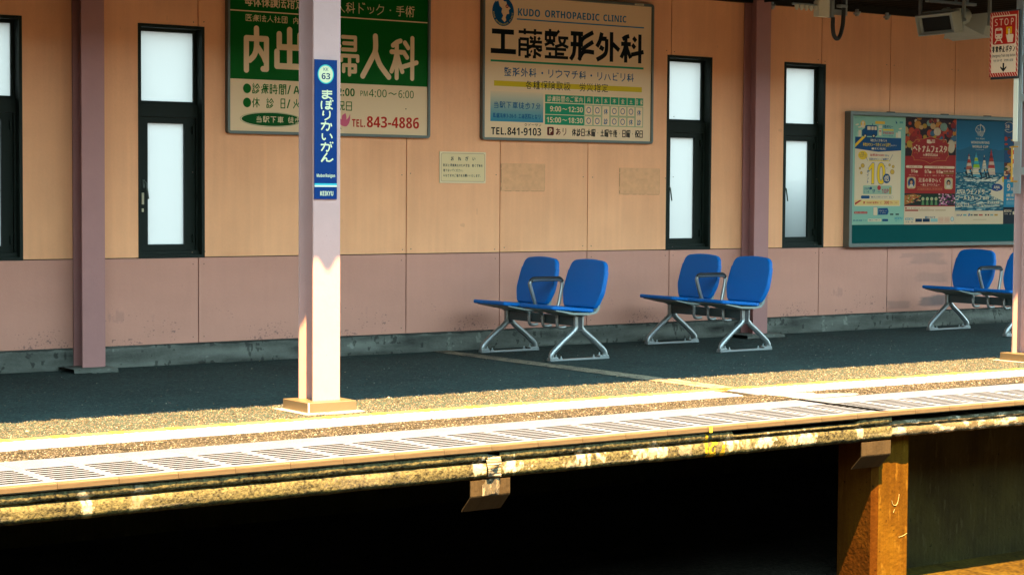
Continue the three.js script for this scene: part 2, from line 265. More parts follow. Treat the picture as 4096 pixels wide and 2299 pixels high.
const beamProfile = [(x) => [4.6, -0.034 - 0.024 * spall(x), 0.2], (x) => [4.93, -0.034 - 0.024 * spall(x), 0.4], (x) => [4.984 - 0.006 * spall(x), -0.035 - 0.024 * spall(x), 0.8], (x) => [4.987, -0.052 - 0.01 * spall(x), 0.9], [4.986, -0.0745, 0.8], [4.968, -0.076, 0.8], [4.966, -0.089, 0.8], [4.986, -0.0905, 0.8], [4.988, -0.115, 0.8], [4.988, -0.14, 0.8], [4.986, -0.155, 1], [4.972, -0.17, 1.2], [4.9, -0.174, 0.5], [4.6, -0.174, 0.2]];
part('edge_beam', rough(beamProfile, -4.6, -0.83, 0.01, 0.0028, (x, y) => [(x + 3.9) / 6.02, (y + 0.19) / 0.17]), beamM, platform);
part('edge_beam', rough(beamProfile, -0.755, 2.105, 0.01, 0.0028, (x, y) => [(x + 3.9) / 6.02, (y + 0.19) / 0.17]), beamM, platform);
part('edge_beam', rough([[4.6, -0.066, 0.2], [4.93, -0.066, 0.4], [4.968, -0.067, 1.2], [4.972, -0.088, 1], [4.96, -0.092], [4.958, -0.103], [4.974, -0.107], [4.976, -0.13], [4.973, -0.15, 1.2], [4.96, -0.162, 1.2], [4.6, -0.164, 0.2]], -0.008, 8, 0.012, 0.004, (x, y) => [x, y]), beamM2, right);
part('edge_beam', bx(-9, -4.6, -0.172, -0.04, 4.3, 4.985), beamM2, platform);
part('beam_joint', rough([[4.9, -0.045], [4.988, -0.05, 1.6], [4.993, -0.075, 2], [4.998, -0.1, 2], [4.996, -0.125, 2.4], [4.998, -0.15, 2], [4.98, -0.17, 2.4], [4.9, -0.175]], -0.838, -0.752, 0.006, 0.01, (x, y) => [(x + 3.9) / 6.02, (y + 0.19) / 0.17]), mat(0.62, 0.6, 0.52, 0.95, { map: beamTex2, bumpMap: grainBump, bumpScale: 0.006 }), platform);
const corbTex = tex(512, 512, (u, v) => { const x = u, a = fbm(u, v, 6, 4, 211, 5), s = fbm(u, v, 60, 3, 214, 3), g = vn(u * 200, v * 200, 200, 200, 217); let k = 0.75 + 0.5 * (a - 0.5) + 0.25 * (s - 0.5) + 0.2 * (g - 0.5); return [k, k * 0.93, k * 0.78]; }, 0.5, 0.5);
const corbM = mat(0.047, 0.034, 0.018, 0.85, { specularIntensity: 0.15, map: corbTex, bumpMap: grainBump, bumpScale: 0.002 });
const corbel = (x, d) => part('end_plate', prism([[4.984, -0.174], [4.984, -0.252], [4.981, -0.26], [4.9, -0.342], [4.897, -0.339], [4.9765, -0.2575], [4.978, -0.252], [4.978, -0.174]], x, x + 0.245, 'x'), corbM, d); // bent steel plate that closes a deck joint from below
[-3.72, -0.932, 1.856].forEach((x) => corbel(x, platform));
part('mortar_run', rough([[4.986, -0.17], [4.99, -0.185, 2], [4.9905, -0.215, 1.4], [4.99, -0.245, 1], [4.986, -0.254, 0.4]], -0.862, -0.758, 0.006, 0.006, (x, y) => [x * 3, y * 0.6]), mat(0.3, 0.26, 0.18, 0.95, { map: beamTex2, bumpMap: grainBump, bumpScale: 0.006 }), platform);

// concrete under the deck
const pierTex = tex(1024, 1024, (u, v) => {
  const a = fbm(u, v, 5, 4, 221, 5), s = fbm(u, v, 60, 3, 224, 4), g = vn(u * 300, v * 300, 300, 300, 226), p = vn(u * 60, v * 60, 60, 60, 228); let k = 0.72 + 0.75 * (a - 0.5) + 0.3 * (s - 0.5) + 0.2 * (g - 0.5);
  const hole = sstep(0.955, 0.98, p), pale = sstep(0.6, 0.72, fbm(u, v, 34, 12, 231, 4)) * sstep(0.5, 0.6, s); k = k * (1 - 0.85 * hole) + 0.4 * pale; return [k, k * (0.9 + 0.25 * (a - 0.5) + 0.1 * pale), k * (0.65 + 0.5 * pale)];
}, 1.0, 1.0);
const pierM = mat(0.085, 0.043, 0.004, 0.95, { specularIntensity: 0.05, map: pierTex, bumpMap: grainBump, bumpScale: 0.003 }), pierM2 = mat(0.05, 0.018, 0.002, 0.95, { specularIntensity: 0.05, map: pierTex, bumpMap: grainBump, bumpScale: 0.003 });  // second is a darker copy for the left flank, its shade put into colour
const pier = thing('concrete_pier', 'rust-stained ochre concrete pier under the platform edge, lit by the sun at lower right', 'pier', 2.22, -1.16, 4.8);
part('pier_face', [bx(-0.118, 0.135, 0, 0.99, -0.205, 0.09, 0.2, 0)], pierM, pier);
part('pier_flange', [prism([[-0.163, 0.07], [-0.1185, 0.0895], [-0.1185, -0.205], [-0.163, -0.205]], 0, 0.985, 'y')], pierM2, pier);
parts('scratch', [tube([[-0.005, 0.6, 0.092], [0.005, 0.575, 0.092], [0.03, 0.568, 0.092], [0.045, 0.582, 0.092], [0.055, 0.615, 0.092], [0.058, 0.635, 0.092]], 0.0022, 20, 5), tube([[0.01, 0.525, 0.092], [0.02, 0.545, 0.092]], 0.002, 4, 5), tube([[0.06, 0.37, 0.092], [0.1, 0.376, 0.092], [0.132, 0.388, 0.092]], 0.0018, 8, 5)], mat(0.2, 0.15, 0.05, 0.9), pier);
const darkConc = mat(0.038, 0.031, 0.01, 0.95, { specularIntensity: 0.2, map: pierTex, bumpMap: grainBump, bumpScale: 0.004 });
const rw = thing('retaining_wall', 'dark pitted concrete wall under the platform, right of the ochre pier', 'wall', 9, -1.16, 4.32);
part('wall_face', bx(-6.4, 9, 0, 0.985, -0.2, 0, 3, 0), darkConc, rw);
const rw2 = thing('retaining_wall', 'unseen concrete wall added deep beneath the platform to shut out sky light', 'wall', 0, -1.16, 0.4);
part('wall_face', [bx(-12, 22, 0, 0.998, -0.3, 0), bx(-12, -11.7, 0, 0.998, 0.001, 4.2), bx(21.7, 22, 0, 0.998, 0.001, 4.2)], darkConc, rw2);  // back and end walls added to keep stray sky light out from underneath

// ================= station wall =================
const wall = thing('station_wall', 'long beige and pink panelled station wall with narrow frosted windows behind the platform', 'wall', 0, 0, 0);
const WIN = [[-1.884, 0.53], [-0.48, 0.53], [4.507, 0.516], [5.9, 0.522]], WY0 = 0.787, WY1 = 2.491;
const cut = (x0, x1, y0, y1, z0, z1, ou, ov) => {     // a box from x0 to x1 with the window openings taken out
  const l = []; let x = x0;
  for (const [wx, ww] of WIN) { const a = Math.max(wx, x0), b = Math.min(wx + ww, x1); if (b <= a + 1e-4 || y0 >= WY1 || y1 <= WY0) continue; if (a > x + 1e-4) l.push([x, a, y0, y1]); if (y1 > WY1) l.push([a, b, WY1, y1]); if (y0 < WY0) l.push([a, b, y0, WY0]); x = b; }
  if (x < x1 - 1e-4) l.push([x, x1, y0, y1]);
  return l.map((q) => bx(...q, z0, z1, ou, ov));
};
part('wall_core', cut(-9, 18, 0, 3.06, -0.22, -0.045), M.core, wall);
const screws = [];
for (let k = -8; k < 19; k++) {
  const a = k * 0.91 + 0.0045, b = (k + 1) * 0.91 - 0.0045, jit = rr(-0.0008, 0.0008);
  part('wall_panel', cut(a, b, 0.7935, 3.06, -0.0445, jit, rr(0, 2), rr(0, 2)), M.upper, wall);
  part('wall_panel', cut(a, b, 0.157, 0.7865, -0.0445, jit, k === 8 ? -k * 0.91 : rnd() > 0.5 ? 1.82 : 0, -0.152), k === 8 ? M.stained : M.lower, wall);
  for (const y of [0.825, 1.42, 1.95, 2.52]) for (const x of [a + 0.04, b - 0.04]) screws.push(cyl(0.0045, 0.002, x + rr(-0.01, 0.01), y + rr(-0.01, 0.01), 0.001, 'z', 8));
  for (const y of [0.74, 0.2]) for (const x of [a + 0.04, b - 0.04]) if (rnd() > 0.4) screws.push(cyl(0.0045, 0.002, x, y, 0.001, 'z', 8));
}
stuff(part('screw', screws, mat(0.13, 0.085, 0.05, 0.7), wall));
part('plinth', rough([[0.0, 0.0, 0], [0.021, -0.002, 0.6], [0.019, 0.03, 0.5], [0.018, 0.08, 0.3], [0.018, 0.13, 0.3], [0.016, 0.15, 0.7], [0.0, 0.1545, 0.6], [-0.021, 0.155, 0]], -9, 18, 0.02, 0.006, (x, y) => [x, y]), M.plinth, wall);
part('wall_flashing', bx(-9, 18, 2.995, 3.07, 0.003, 0.05), M.roof, wall);
// windows
const paneM = new THREE.MeshPhysicalMaterial({ roughness: 0.96, transmission: 1, thickness: 0, ior: 1.3, specularIntensity: 0.15 }); paneM.color.setRGB(0.545, 0.51, 0.485);
function windowUnit(x, w) {
  const g = sub('window', wall, x, 0, 0), Z = -0.105;
  const fr = (x0, x1, y0, y1, z0, z1, t) => [bx(x0, x0 + t, y0, y1, z0, z1), bx(x1 - t, x1, y0, y1, z0, z1), bx(x0 + t, x1 - t, y0, y0 + t, z0, z1), bx(x0 + t, x1 - t, y1 - t, y1, z0, z1)];
  part('window_frame', [...fr(0, w, WY0, WY1, -0.2, 0.006, 0.023), bx(0.023, w - 0.023, 1.822, 1.915, -0.14, -0.06)], M.sash, g);
  part('upper_sash', fr(0.0235, w - 0.0235, 1.9155, 2.4675, -0.128, -0.085, 0.022), M.sash, g);
  part('lower_sash', [bx(0.045, 0.112, 0.84, 1.82, -0.13, -0.08), bx(w - 0.122, w - 0.04, 0.84, 1.82, -0.13, -0.08), bx(0.112, w - 0.122, 0.84, 0.886, -0.13, -0.08), bx(0.112, w - 0.122, 1.777, 1.82, -0.13, -0.08), bx(0.0235, w - 0.0235, 0.8105, 0.839, -0.16, -0.04), bx(0.0235, 0.0445, 0.84, 1.82, -0.16, -0.06), bx(w - 0.0395, w - 0.0235, 0.84, 1.82, -0.16, -0.06), bx(w - 0.066, w - 0.05, 0.9, 0.96, -0.0795, -0.06), bx(w - 0.066, w - 0.05, 1.7, 1.76, -0.0795, -0.06)], M.sash, g);
  part('pane', bx(0.046, w - 0.046, 1.938, 2.445, -0.107, -0.103), paneM, g);
  part('pane', bx(0.113, w - 0.123, 0.887, 1.776, -0.107, -0.103), paneM, g);
  part('handle', [rb(0.066, 0.084, 1.3, 1.36, -0.0795, -0.066, 0.003), tube([[0.075, 1.345, -0.066], [0.083, 1.335, -0.045], [0.088, 1.29, -0.038], [0.098, 1.22, -0.036]], 0.006, 10, 6)], mat(0.06, 0.075, 0.055, 0.5), g);
  return g;
}
WIN.forEach(([x, w], i) => { const g = windowUnit(x, w); if (i === 1) { part('lock_plate', rb(0.062, 0.08, 1.18, 1.265, -0.0795, -0.074, 0.002), M.brass, g); part('lock_plate', rb(0.063, 0.078, 1.125, 1.15, -0.0795, -0.077, 0.001), M.brass, g); } });

// ================= columns and canopy =================
const hPts0 = (...q) => hPts(...q);
const hPts = (w, d, tf, tw) => [[-w / 2, -d / 2], [w / 2, -d / 2], [w / 2, -d / 2 + tf], [tw / 2, -d / 2 + tf], [tw / 2, d / 2 - tf], [w / 2, d / 2 - tf], [w / 2, d / 2], [-w / 2, d / 2], [-w / 2, d / 2 - tf], [-tw / 2, d / 2 - tf], [-tw / 2, -d / 2 + tf], [-w / 2, -d / 2 + tf]];
function column(x, label, dx) {
  const c = thing('steel_column', label, 'column', x, 0, 0.105, 'pink steel columns against the wall');
  part('shaft', prism(hPts(0.172, 0.168, 0.012, 0.009), 0.03, 3.07, 'y'), M.pink, c);
  part('footing', rough([[-0.1, 0.0, 0], [-0.1, 0.028, 0.5], [0.12, 0.03, 0.5], [0.2, 0.028, 0.8], [0.212, 0.0, 0.6]], -0.2 - dx, 0.13 + dx, 0.02, 0.01, (u, v) => [u, v + 0.03]), M.plinth, c);
}
column(-0.908, 'pink steel column against the wall at the left, between two windows', 0.0);
column(5.466, 'pink steel column against the wall behind the middle bench, between two windows', 0.06);
function post(x, label) {
  const c = thing('canopy_post', label, 'post', x, 0, 3.1025, 'steel posts near the platform edge');
  part('shaft', prism(hPts(0.18, 0.175, 0.012, 0.009), 0.061, 3.06, 'y'), M.postPink, c);
  part('base_cover', [rb(-0.167, 0.155, 0.002, 0.061, -0.138, 0.1705, 0.003), bx(-0.1676, -0.1671, 0.008, 0.056, 0.0, 0.003)], mat(0.2, 0.15, 0.085, 0.42, { metalness: 0.7, bumpMap: grainBump, bumpScale: 0.0004 }), c);
  part('corner_trim', rb(-0.1685, -0.161, 0.004, 0.0605, 0.165, 0.172, 0.002), M.white, c);
  return c;
}
post(-0.74, 'tall pink steel H-post carrying the blue station name plate, in a square metal base');
const postR = post(5.605, 'pink steel post cut off by the right edge, with clamps and an emergency sign');
patchShape([[5.38, 3.33], [5.37, 2.93], [5.8, 2.92], [5.8, 3.36]], 0.004, mortarM, platform);

const canopy = thing('canopy_roof', 'dark corrugated canopy roof over the platform, showing along the top right', 'roof', 0, 3.09, 0);
{
  const P = 0.155, A = 0.04, xl = -1.047, pts = [], N = Math.round((X1 - X0) / P) * 12;
  for (let i = 0; i <= N; i++) { const x = X0 + (i * P) / 12; pts.push([x, -A * Math.cos((2 * Math.PI * (x - xl)) / P)]); }
  const pos = [], idx = [];
  for (const [x, y] of pts) for (const [z, o] of [[-0.35, 0], [4.239, 0], [4.239, 0.006], [-0.35, 0.006]]) pos.push(x, y + o, z);
  for (let i = 0; i < N; i++) for (let j = 0; j < 4; j++) { const a = i * 4 + j, b = i * 4 + ((j + 1) % 4); idx.push(a, a + 4, b, b, a + 4, b + 4); }
  const g = new THREE.BufferGeometry(); g.setAttribute('position', new THREE.Float32BufferAttribute(pos, 3)); g.setIndex(idx); const f = g.toNonIndexed(); f.computeVertexNormals();
  part('roof_sheet', uvm(f), M.roof, canopy);
  part('roof_beam', [bx(X0, X1, -0.24, -0.045, 3.07, 3.08), bx(X0, X1, -0.24, -0.23, 3.02, 3.13)], M.roof, canopy);
  for (const x of [-0.9, 5.46]) part('roof_beam', [bx(x - 0.005, x + 0.005, -0.1, -0.045, 0.2, 3.0)], M.roof, canopy);
}

// ================= unseen sky blockers added for shade: building on platform opposite, box to the left =================
const opp = thing('opposite_sky_blocker', 'unseen building on the opposite platform, behind the camera, added to block low sky', 'blocker', 4, -1.16, 17);
part('platform_block', bx(-40, 40, 0, 1.1, -5.6, 0), M.core, opp);
part('wall', bx(-40, 40, 1.1, 6.1, 0, 0.3), mat(0.3, 0.2, 0.12, 0.9), opp);  // height chosen to cut low sky off from the upper station wall
part('roof', bx(-41, 41, 4.21, 4.4, -5.3, -0.001), M.roof, opp);
for (let k = -5; k < 6; k++) part('post', prism(hPts0(0.18, 0.175, 0.012, 0.009).map(([x, z]) => [x + k * 6.345 + 1, z - 3.9]), 1.1, 4.209, 'y'), M.pink, opp);
const leftBlocker = thing('left_light_blocker', 'dark box added out of view to the left, dimming the left of the wall', 'blocker', -3.3, 0, 0);
part('wall', bx(-5, 0, 0.0, 3.03, 0.03, 2.75), mat(0.05, 0.042, 0.035, 0.9), leftBlocker);  // unseen box added to dim the left end of the wall

const gw = thing('garden_wall', 'tan block wall outside, tinting the lower pane of the narrow window left of the poster board', 'wall', 6.4, 0, -0.75);
part('wall', bx(-0.9, 2.4, -1.16, 1.42, -0.12, 0), mat(0.6, 0.36, 0.15, 0.9), gw);

// ================= benches =================
const blueM = mat(0.001, 0.105, 0.36, 0.45, { specularIntensity: 0.35, bumpMap: grainBump, bumpScale: 0.0002 }), shellM = mat(0.2, 0.23, 0.21, 0.5), beamGrey = mat(0.05, 0.075, 0.075, 0.45, { metalness: 0.3 });
function roundedPad(w, h, rt, cut, depth, bev) {
  const s = new THREE.Shape(), a = w / 2;
  s.moveTo(-a + cut, 0); s.lineTo(a - cut, 0); s.quadraticCurveTo(a - cut * 0.6, 0, a - cut * 0.35, cut * 0.75); s.quadraticCurveTo(a, cut * 1.5, a, cut * 1.9);
  s.bezierCurveTo(a, h * 0.6, a - 0.01, h - rt * 0.8, a - 0.02, h - rt); s.quadraticCurveTo(a - 0.028, h - 0.006, a - rt - 0.02, h - 0.004); s.quadraticCurveTo(0, h + 0.012, -a + rt + 0.02, h - 0.004); s.quadraticCurveTo(-a + 0.028, h - 0.006, -a + 0.02, h - rt);
  s.bezierCurveTo(-a + 0.01, h - rt * 0.8, -a, h * 0.6, -a, cut * 1.9); s.quadraticCurveTo(-a, cut * 1.5, -a + cut * 0.35, cut * 0.75); s.quadraticCurveTo(-a + cut * 0.6, 0, -a + cut, 0);
  return new THREE.ExtrudeGeometry(s, { depth, bevelEnabled: true, bevelSize: bev, bevelThickness: bev, bevelOffset: -bev, bevelSegments: 4, curveSegments: 10 });
}
const backGeo = uvm(roundedPad(0.5, 0.385, 0.085, 0.072, 0.012, 0.016).rotateY(-Math.PI / 2).rotateZ(-0.26));     // faces -x, leaning back towards +x
const seatGeo = (() => { const s = new THREE.Shape(), a = 0.222, r = 0.09, L = 0.44; s.moveTo(-a + 0.03, 0); s.lineTo(a - 0.03, 0); s.quadraticCurveTo(a, 0, a, 0.03); s.lineTo(a, L - r); s.quadraticCurveTo(a, L, a - r, L); s.lineTo(-a + r, L); s.quadraticCurveTo(-a, L, -a, L - r); s.lineTo(-a, 0.03); s.quadraticCurveTo(-a, 0, -a + 0.03, 0);
  return uvm(new THREE.ExtrudeGeometry(s, { depth: 0.008, bevelEnabled: true, bevelSize: 0.011, bevelThickness: 0.011, bevelOffset: -0.011, bevelSegments: 4, curveSegments: 8 }).rotateX(-Math.PI / 2).rotateY(-Math.PI / 2).rotateZ(-0.085)); })();
function makeBench(label) {
  const b = thing('bench', label, 'bench', 2.6, 0, 0.795, 'blue two-seat benches along the wall');
  part('beam', rb(-0.022, 0.022, 0.262, 0.334, -0.475, 0.47, 0.006), beamGrey, b);
  for (const z of [-0.468, 0.455]) {
    const legs = [];
    for (const s of [-1, 1]) legs.push(tube([[s * 0.008, 0.27, z], [s * 0.045, 0.225, z], [s * 0.14, 0.155, z], [s * 0.235, 0.078, z], [s * 0.257, 0.05, z], [s * 0.26, 0.012, z]], 0.0225, 26, 10, 0.35));
    legs.push(rb(-0.042, 0.042, 0.225, 0.345, z - 0.02, z + 0.02, 0.014, 3));
    for (const s of [-1, 1]) legs.push(tube([[s * 0.03, 0.335, z], [s * 0.07, 0.362, z], [s * 0.13, 0.378, z]], 0.013, 8, 8));
    part('leg_frame', legs, M.alu, b);
    part('hub_cap', rb(-0.019, 0.019, 0.238, 0.338, z + 0.018, z + 0.024, 0.003), M.black, b);
    const f = part('foot_rail', [rb(-0.285, 0.285, 0.001, 0.016, z - 0.026, z + 0.026, 0.004), rb(-0.283, -0.205, 0.0155, 0.03, z - 0.025, z + 0.025, 0.005), rb(0.195, 0.283, 0.0155, 0.03, z - 0.025, z + 0.025, 0.005)], M.alu, b);
    parts('bolt', [-0.215, -0.165, 0.15, 0.205].map((x) => merge([cyl(0.011, 0.006, x, 0.034 - (Math.abs(x) < 0.17 ? 0.014 : 0), z, 'y', 6), cyl(0.005, 0.02, x, 0.042 - (Math.abs(x) < 0.17 ? 0.014 : 0), z, 'y', 8)])), M.steel, f);
  }
  for (const z of [-0.315, 0.315]) {
    const sh = [[-0.27, 0.398], [-0.1, 0.372], [0.05, 0.366], [0.105, 0.376], [0.13, 0.402], [0.152, 0.47], [0.19, 0.61], [0.196, 0.61], [0.165, 0.47], [0.146, 0.395], [0.115, 0.36], [0.05, 0.35], [-0.1, 0.356], [-0.27, 0.39]];
    part('seat_shell', [prism(sh, z - 0.214, z + 0.214, 'z'), prism([[-0.2, 0.39], [-0.09, 0.35], [-0.03, 0.335], [0.03, 0.335], [0.09, 0.35], [0.12, 0.375]], z - 0.15, z + 0.15, 'z')], shellM, b);
    part('seat', seatGeo, blueM, b).position.set(-0.315, 0.412, z);
    part('backrest', backGeo, blueM, b).position.set(0.128, 0.392, z);
  }
  for (const z of [-0.13, 0.05, 0.24]) part('seat_bracket', [tube([[-0.13, 0.372, z], [-0.07, 0.352, z], [-0.046, 0.325, z], [-0.045, 0.27, z], [-0.036, 0.245, z], [0.0, 0.238, z], [0.035, 0.243, z]], 0.0135, 24, 8), cyl(0.017, 0.012, -0.0455, 0.3, z, 'y', 10)], M.alu, b);
  const arm = part('armrest', [tube([[-0.085, 0.37, 0.03], [-0.105, 0.42, 0.03], [-0.155, 0.56, 0.03], [-0.148, 0.59, 0.03], [-0.11, 0.603, 0.03], [0.1, 0.603, 0.03], [0.148, 0.592, 0.03], [0.156, 0.555, 0.03], [0.128, 0.42, 0.03], [0.11, 0.37, 0.03]], 0.0155, 60, 8)], M.alu, b);
  part('arm_pad', tube([[-0.152, 0.588, 0.03], [-0.135, 0.606, 0.03], [-0.1, 0.61, 0.03], [0.1, 0.61, 0.03], [0.137, 0.606, 0.03], [0.157, 0.585, 0.03]], 0.0172, 30, 8), M.black, arm);
  return b;
}
const bench = makeBench('blue two-seat bench under the white clinic billboard, beside the pale painted line');
const copy = (o, x, z, label) => { const c = o.clone(); c.name = numbered('bench'); c.userData = { ...o.userData, label }; c.position.set(x, 0, z); scene.add(c); };
copy(bench, 4.29, 0.825, 'blue two-seat bench standing in front of the pink wall column, middle of the three');
copy(bench, 7.705, 0.875, 'blue two-seat bench under the poster board, partly hidden by the right-hand post');

// ================= overhead fittings =================
const greyPaint = mat(0.33, 0.35, 0.31, 0.5), grille = mat(0.006, 0.007, 0.006, 0.9);
function speaker(name, label, x, y, z, yaw, pitch) {
  const s = thing(name, label, 'speaker', x, y, z, 'loudspeakers under the canopy'), body = new THREE.Euler(pitch, yaw, 0, 'YXZ'), at = (g) => g.applyMatrix4(new THREE.Matrix4().makeRotationFromEuler(body)), w = 0.23, h = 0.092;
  const hood = []; for (const [a, b, c, d] of [[-w, w, h - 0.014, h], [-w, w, -h, -h + 0.014]]) hood.push(rb(a, b, c, d, -0.05, 0.05, 0.004)); for (const [a, b] of [[-w, -w + 0.014], [w - 0.014, w]]) hood.push(rb(a, b, -h + 0.014, h - 0.014, -0.05, 0.05, 0.004));
  hood.push(prism([[-w + 0.01, h - 0.01], [w - 0.01, h - 0.01], [w - 0.01, -h + 0.01], [-w + 0.01, -h + 0.01]], -0.055, 0.0, 'z'));
  const fl = 0.03; hood.push(bx(-w + 0.014, -w + 0.014 + fl, -h + 0.014, h - 0.014, 0.0005, 0.02), bx(w - 0.014 - fl * 1.6, w - 0.014, -h + 0.014, h - 0.014, 0.0005, 0.02), bx(-w + 0.044, w - 0.062, -h + 0.014, -h + 0.03, 0.0005, 0.02), bx(-w + 0.044, w - 0.062, h - 0.03, h - 0.014, 0.0005, 0.02));
  const back = (() => { const g = new THREE.CylinderGeometry(0.09, 0.3, 0.16, 4, 1).rotateY(Math.PI / 4).rotateX(-Math.PI / 2); g.scale(1.15, 0.5, 1).translate(0, 0, -0.13); return uvm(g.toNonIndexed()); })(); back.computeVertexNormals();
  part('housing', at(merge(hood)), greyPaint, s);
  part('horn', at(back), greyPaint, s);
  part('driver', at(merge([cyl(0.075, 0.12, 0, 0, -0.25, 'z', 20), cyl(0.06, 0.03, 0, 0, -0.325, 'z', 20)])), greyPaint, s);
  part('grille', at(bx(-w + 0.045, w - 0.063, -h + 0.031, h - 0.031, 0.001, 0.012)), grille, s);
  return s;
}
const spk1 = speaker('loudspeaker', 'grey loudspeaker with a black grille facing left, under the canopy', 6.4, 2.775, 1.4, -1.66, 0.26);
parts('bracket', [bx(0.03, 0.045, 0.0, 0.24, 0.235, 0.265), bx(0.03, 0.045, 0.0, 0.24, -0.265, -0.235), cyl(0.014, 0.02, 0.038, 0.015, 0.275, 'z', 10)], M.steel, spk1);
const spk2 = speaker('loudspeaker', 'grey loudspeaker turned away to the right, beside the emergency stop sign', 6.86, 2.765, 1.35, 1.5, 0.3);
parts('bracket', [bx(-0.045, -0.03, 0.0, 0.25, 0.235, 0.265), cyl(0.014, 0.02, -0.038, 0.015, 0.275, 'z', 10)], M.steel, spk2);
const hang = thing('speaker_bracket', 'steel hanger bar with bolts above the two loudspeakers', 'bracket', 6.62, 2.97, 1.35);
part('bar', [rb(-0.32, 0.3, -0.012, 0.012, -0.02, 0.02, 0.003)], M.steel, hang);
parts('bolt', [-0.25, -0.12, 0.05, 0.2].map((x) => cyl(0.012, 0.07, x, 0.02, 0, 'y', 8)), M.steel, hang);
const jb = thing('junction_box', 'cream junction box with a black cable loop hanging under the canopy', 'junction box', 5.4, 2.8, 1.0);
part('box', [rb(-0.075, 0.06, 0.0, 0.3, -0.03, 0.02, 0.006), bx(-0.084, -0.078, 0.0, 0.13, -0.03, 0.03)], M.cream, jb);
part('cable', tube([[0.088, 0.0, 0.03], [0.088, -0.08, 0.03], [0.1, -0.145, 0.03], [0.13, -0.178, 0.03], [0.165, -0.165, 0.03], [0.195, -0.1, 0.03], [0.212, 0, 0.03], [0.215, 0.25, 0.03]], 0.018, 60, 10), M.black, jb);
parts('bracket', [bx(0.08, 0.115, 0.0, 0.25, -0.03, 0.02), bx(0.115, 0.3, 0.03, 0.075, -0.03, -0.01), bx(0.27, 0.3, 0.075, 0.25, -0.03, -0.01), rb(0.15, 0.235, 0.09, 0.115, 0.005, 0.06, 0.004)], M.steel, jb);
const knobs = thing('cable_clamp', 'row of small round cable clamps below the canopy, left of the junction box', 'clamp', 5.06, 2.885, 1.0);
part('rail', rb(-0.02, 0.27, 0, 0.018, -0.01, 0.01, 0.003), M.steel, knobs);
for (let i = 0; i < 5; i++) part('clamp', [cyl(0.019, 0.03, 0.03 + i * 0.056, -0.012, 0, 'y', 10), cyl(0.012, 0.02, 0.03 + i * 0.056, -0.03, 0, 'y', 10)], M.cream, knobs);
[[5.67, 2.985], [6.75, 2.985], [7.15, 2.975]].forEach(([x, y], i) => {
  const c = thing('pipe_clip', ['small steel clip at the wall top beside the right-hand column', 'small steel clip at the wall top, right of the junction box', 'small steel clip at the wall top, just left of the loudspeaker'][i], 'clip', x, y, 0.05, 'clips along the wall top');
  part('clip_body', [rb(-0.03, 0.03, -0.02, 0.0, 0, 0.03, 0.003), rb(-0.012, 0.012, -0.035, 0.03, 0.004, 0.036, 0.004)], M.steel, c); part('bolt', cyl(0.008, 0.03, 0.0, 0.0, 0.05, 'z', 8), M.steel, c);
});

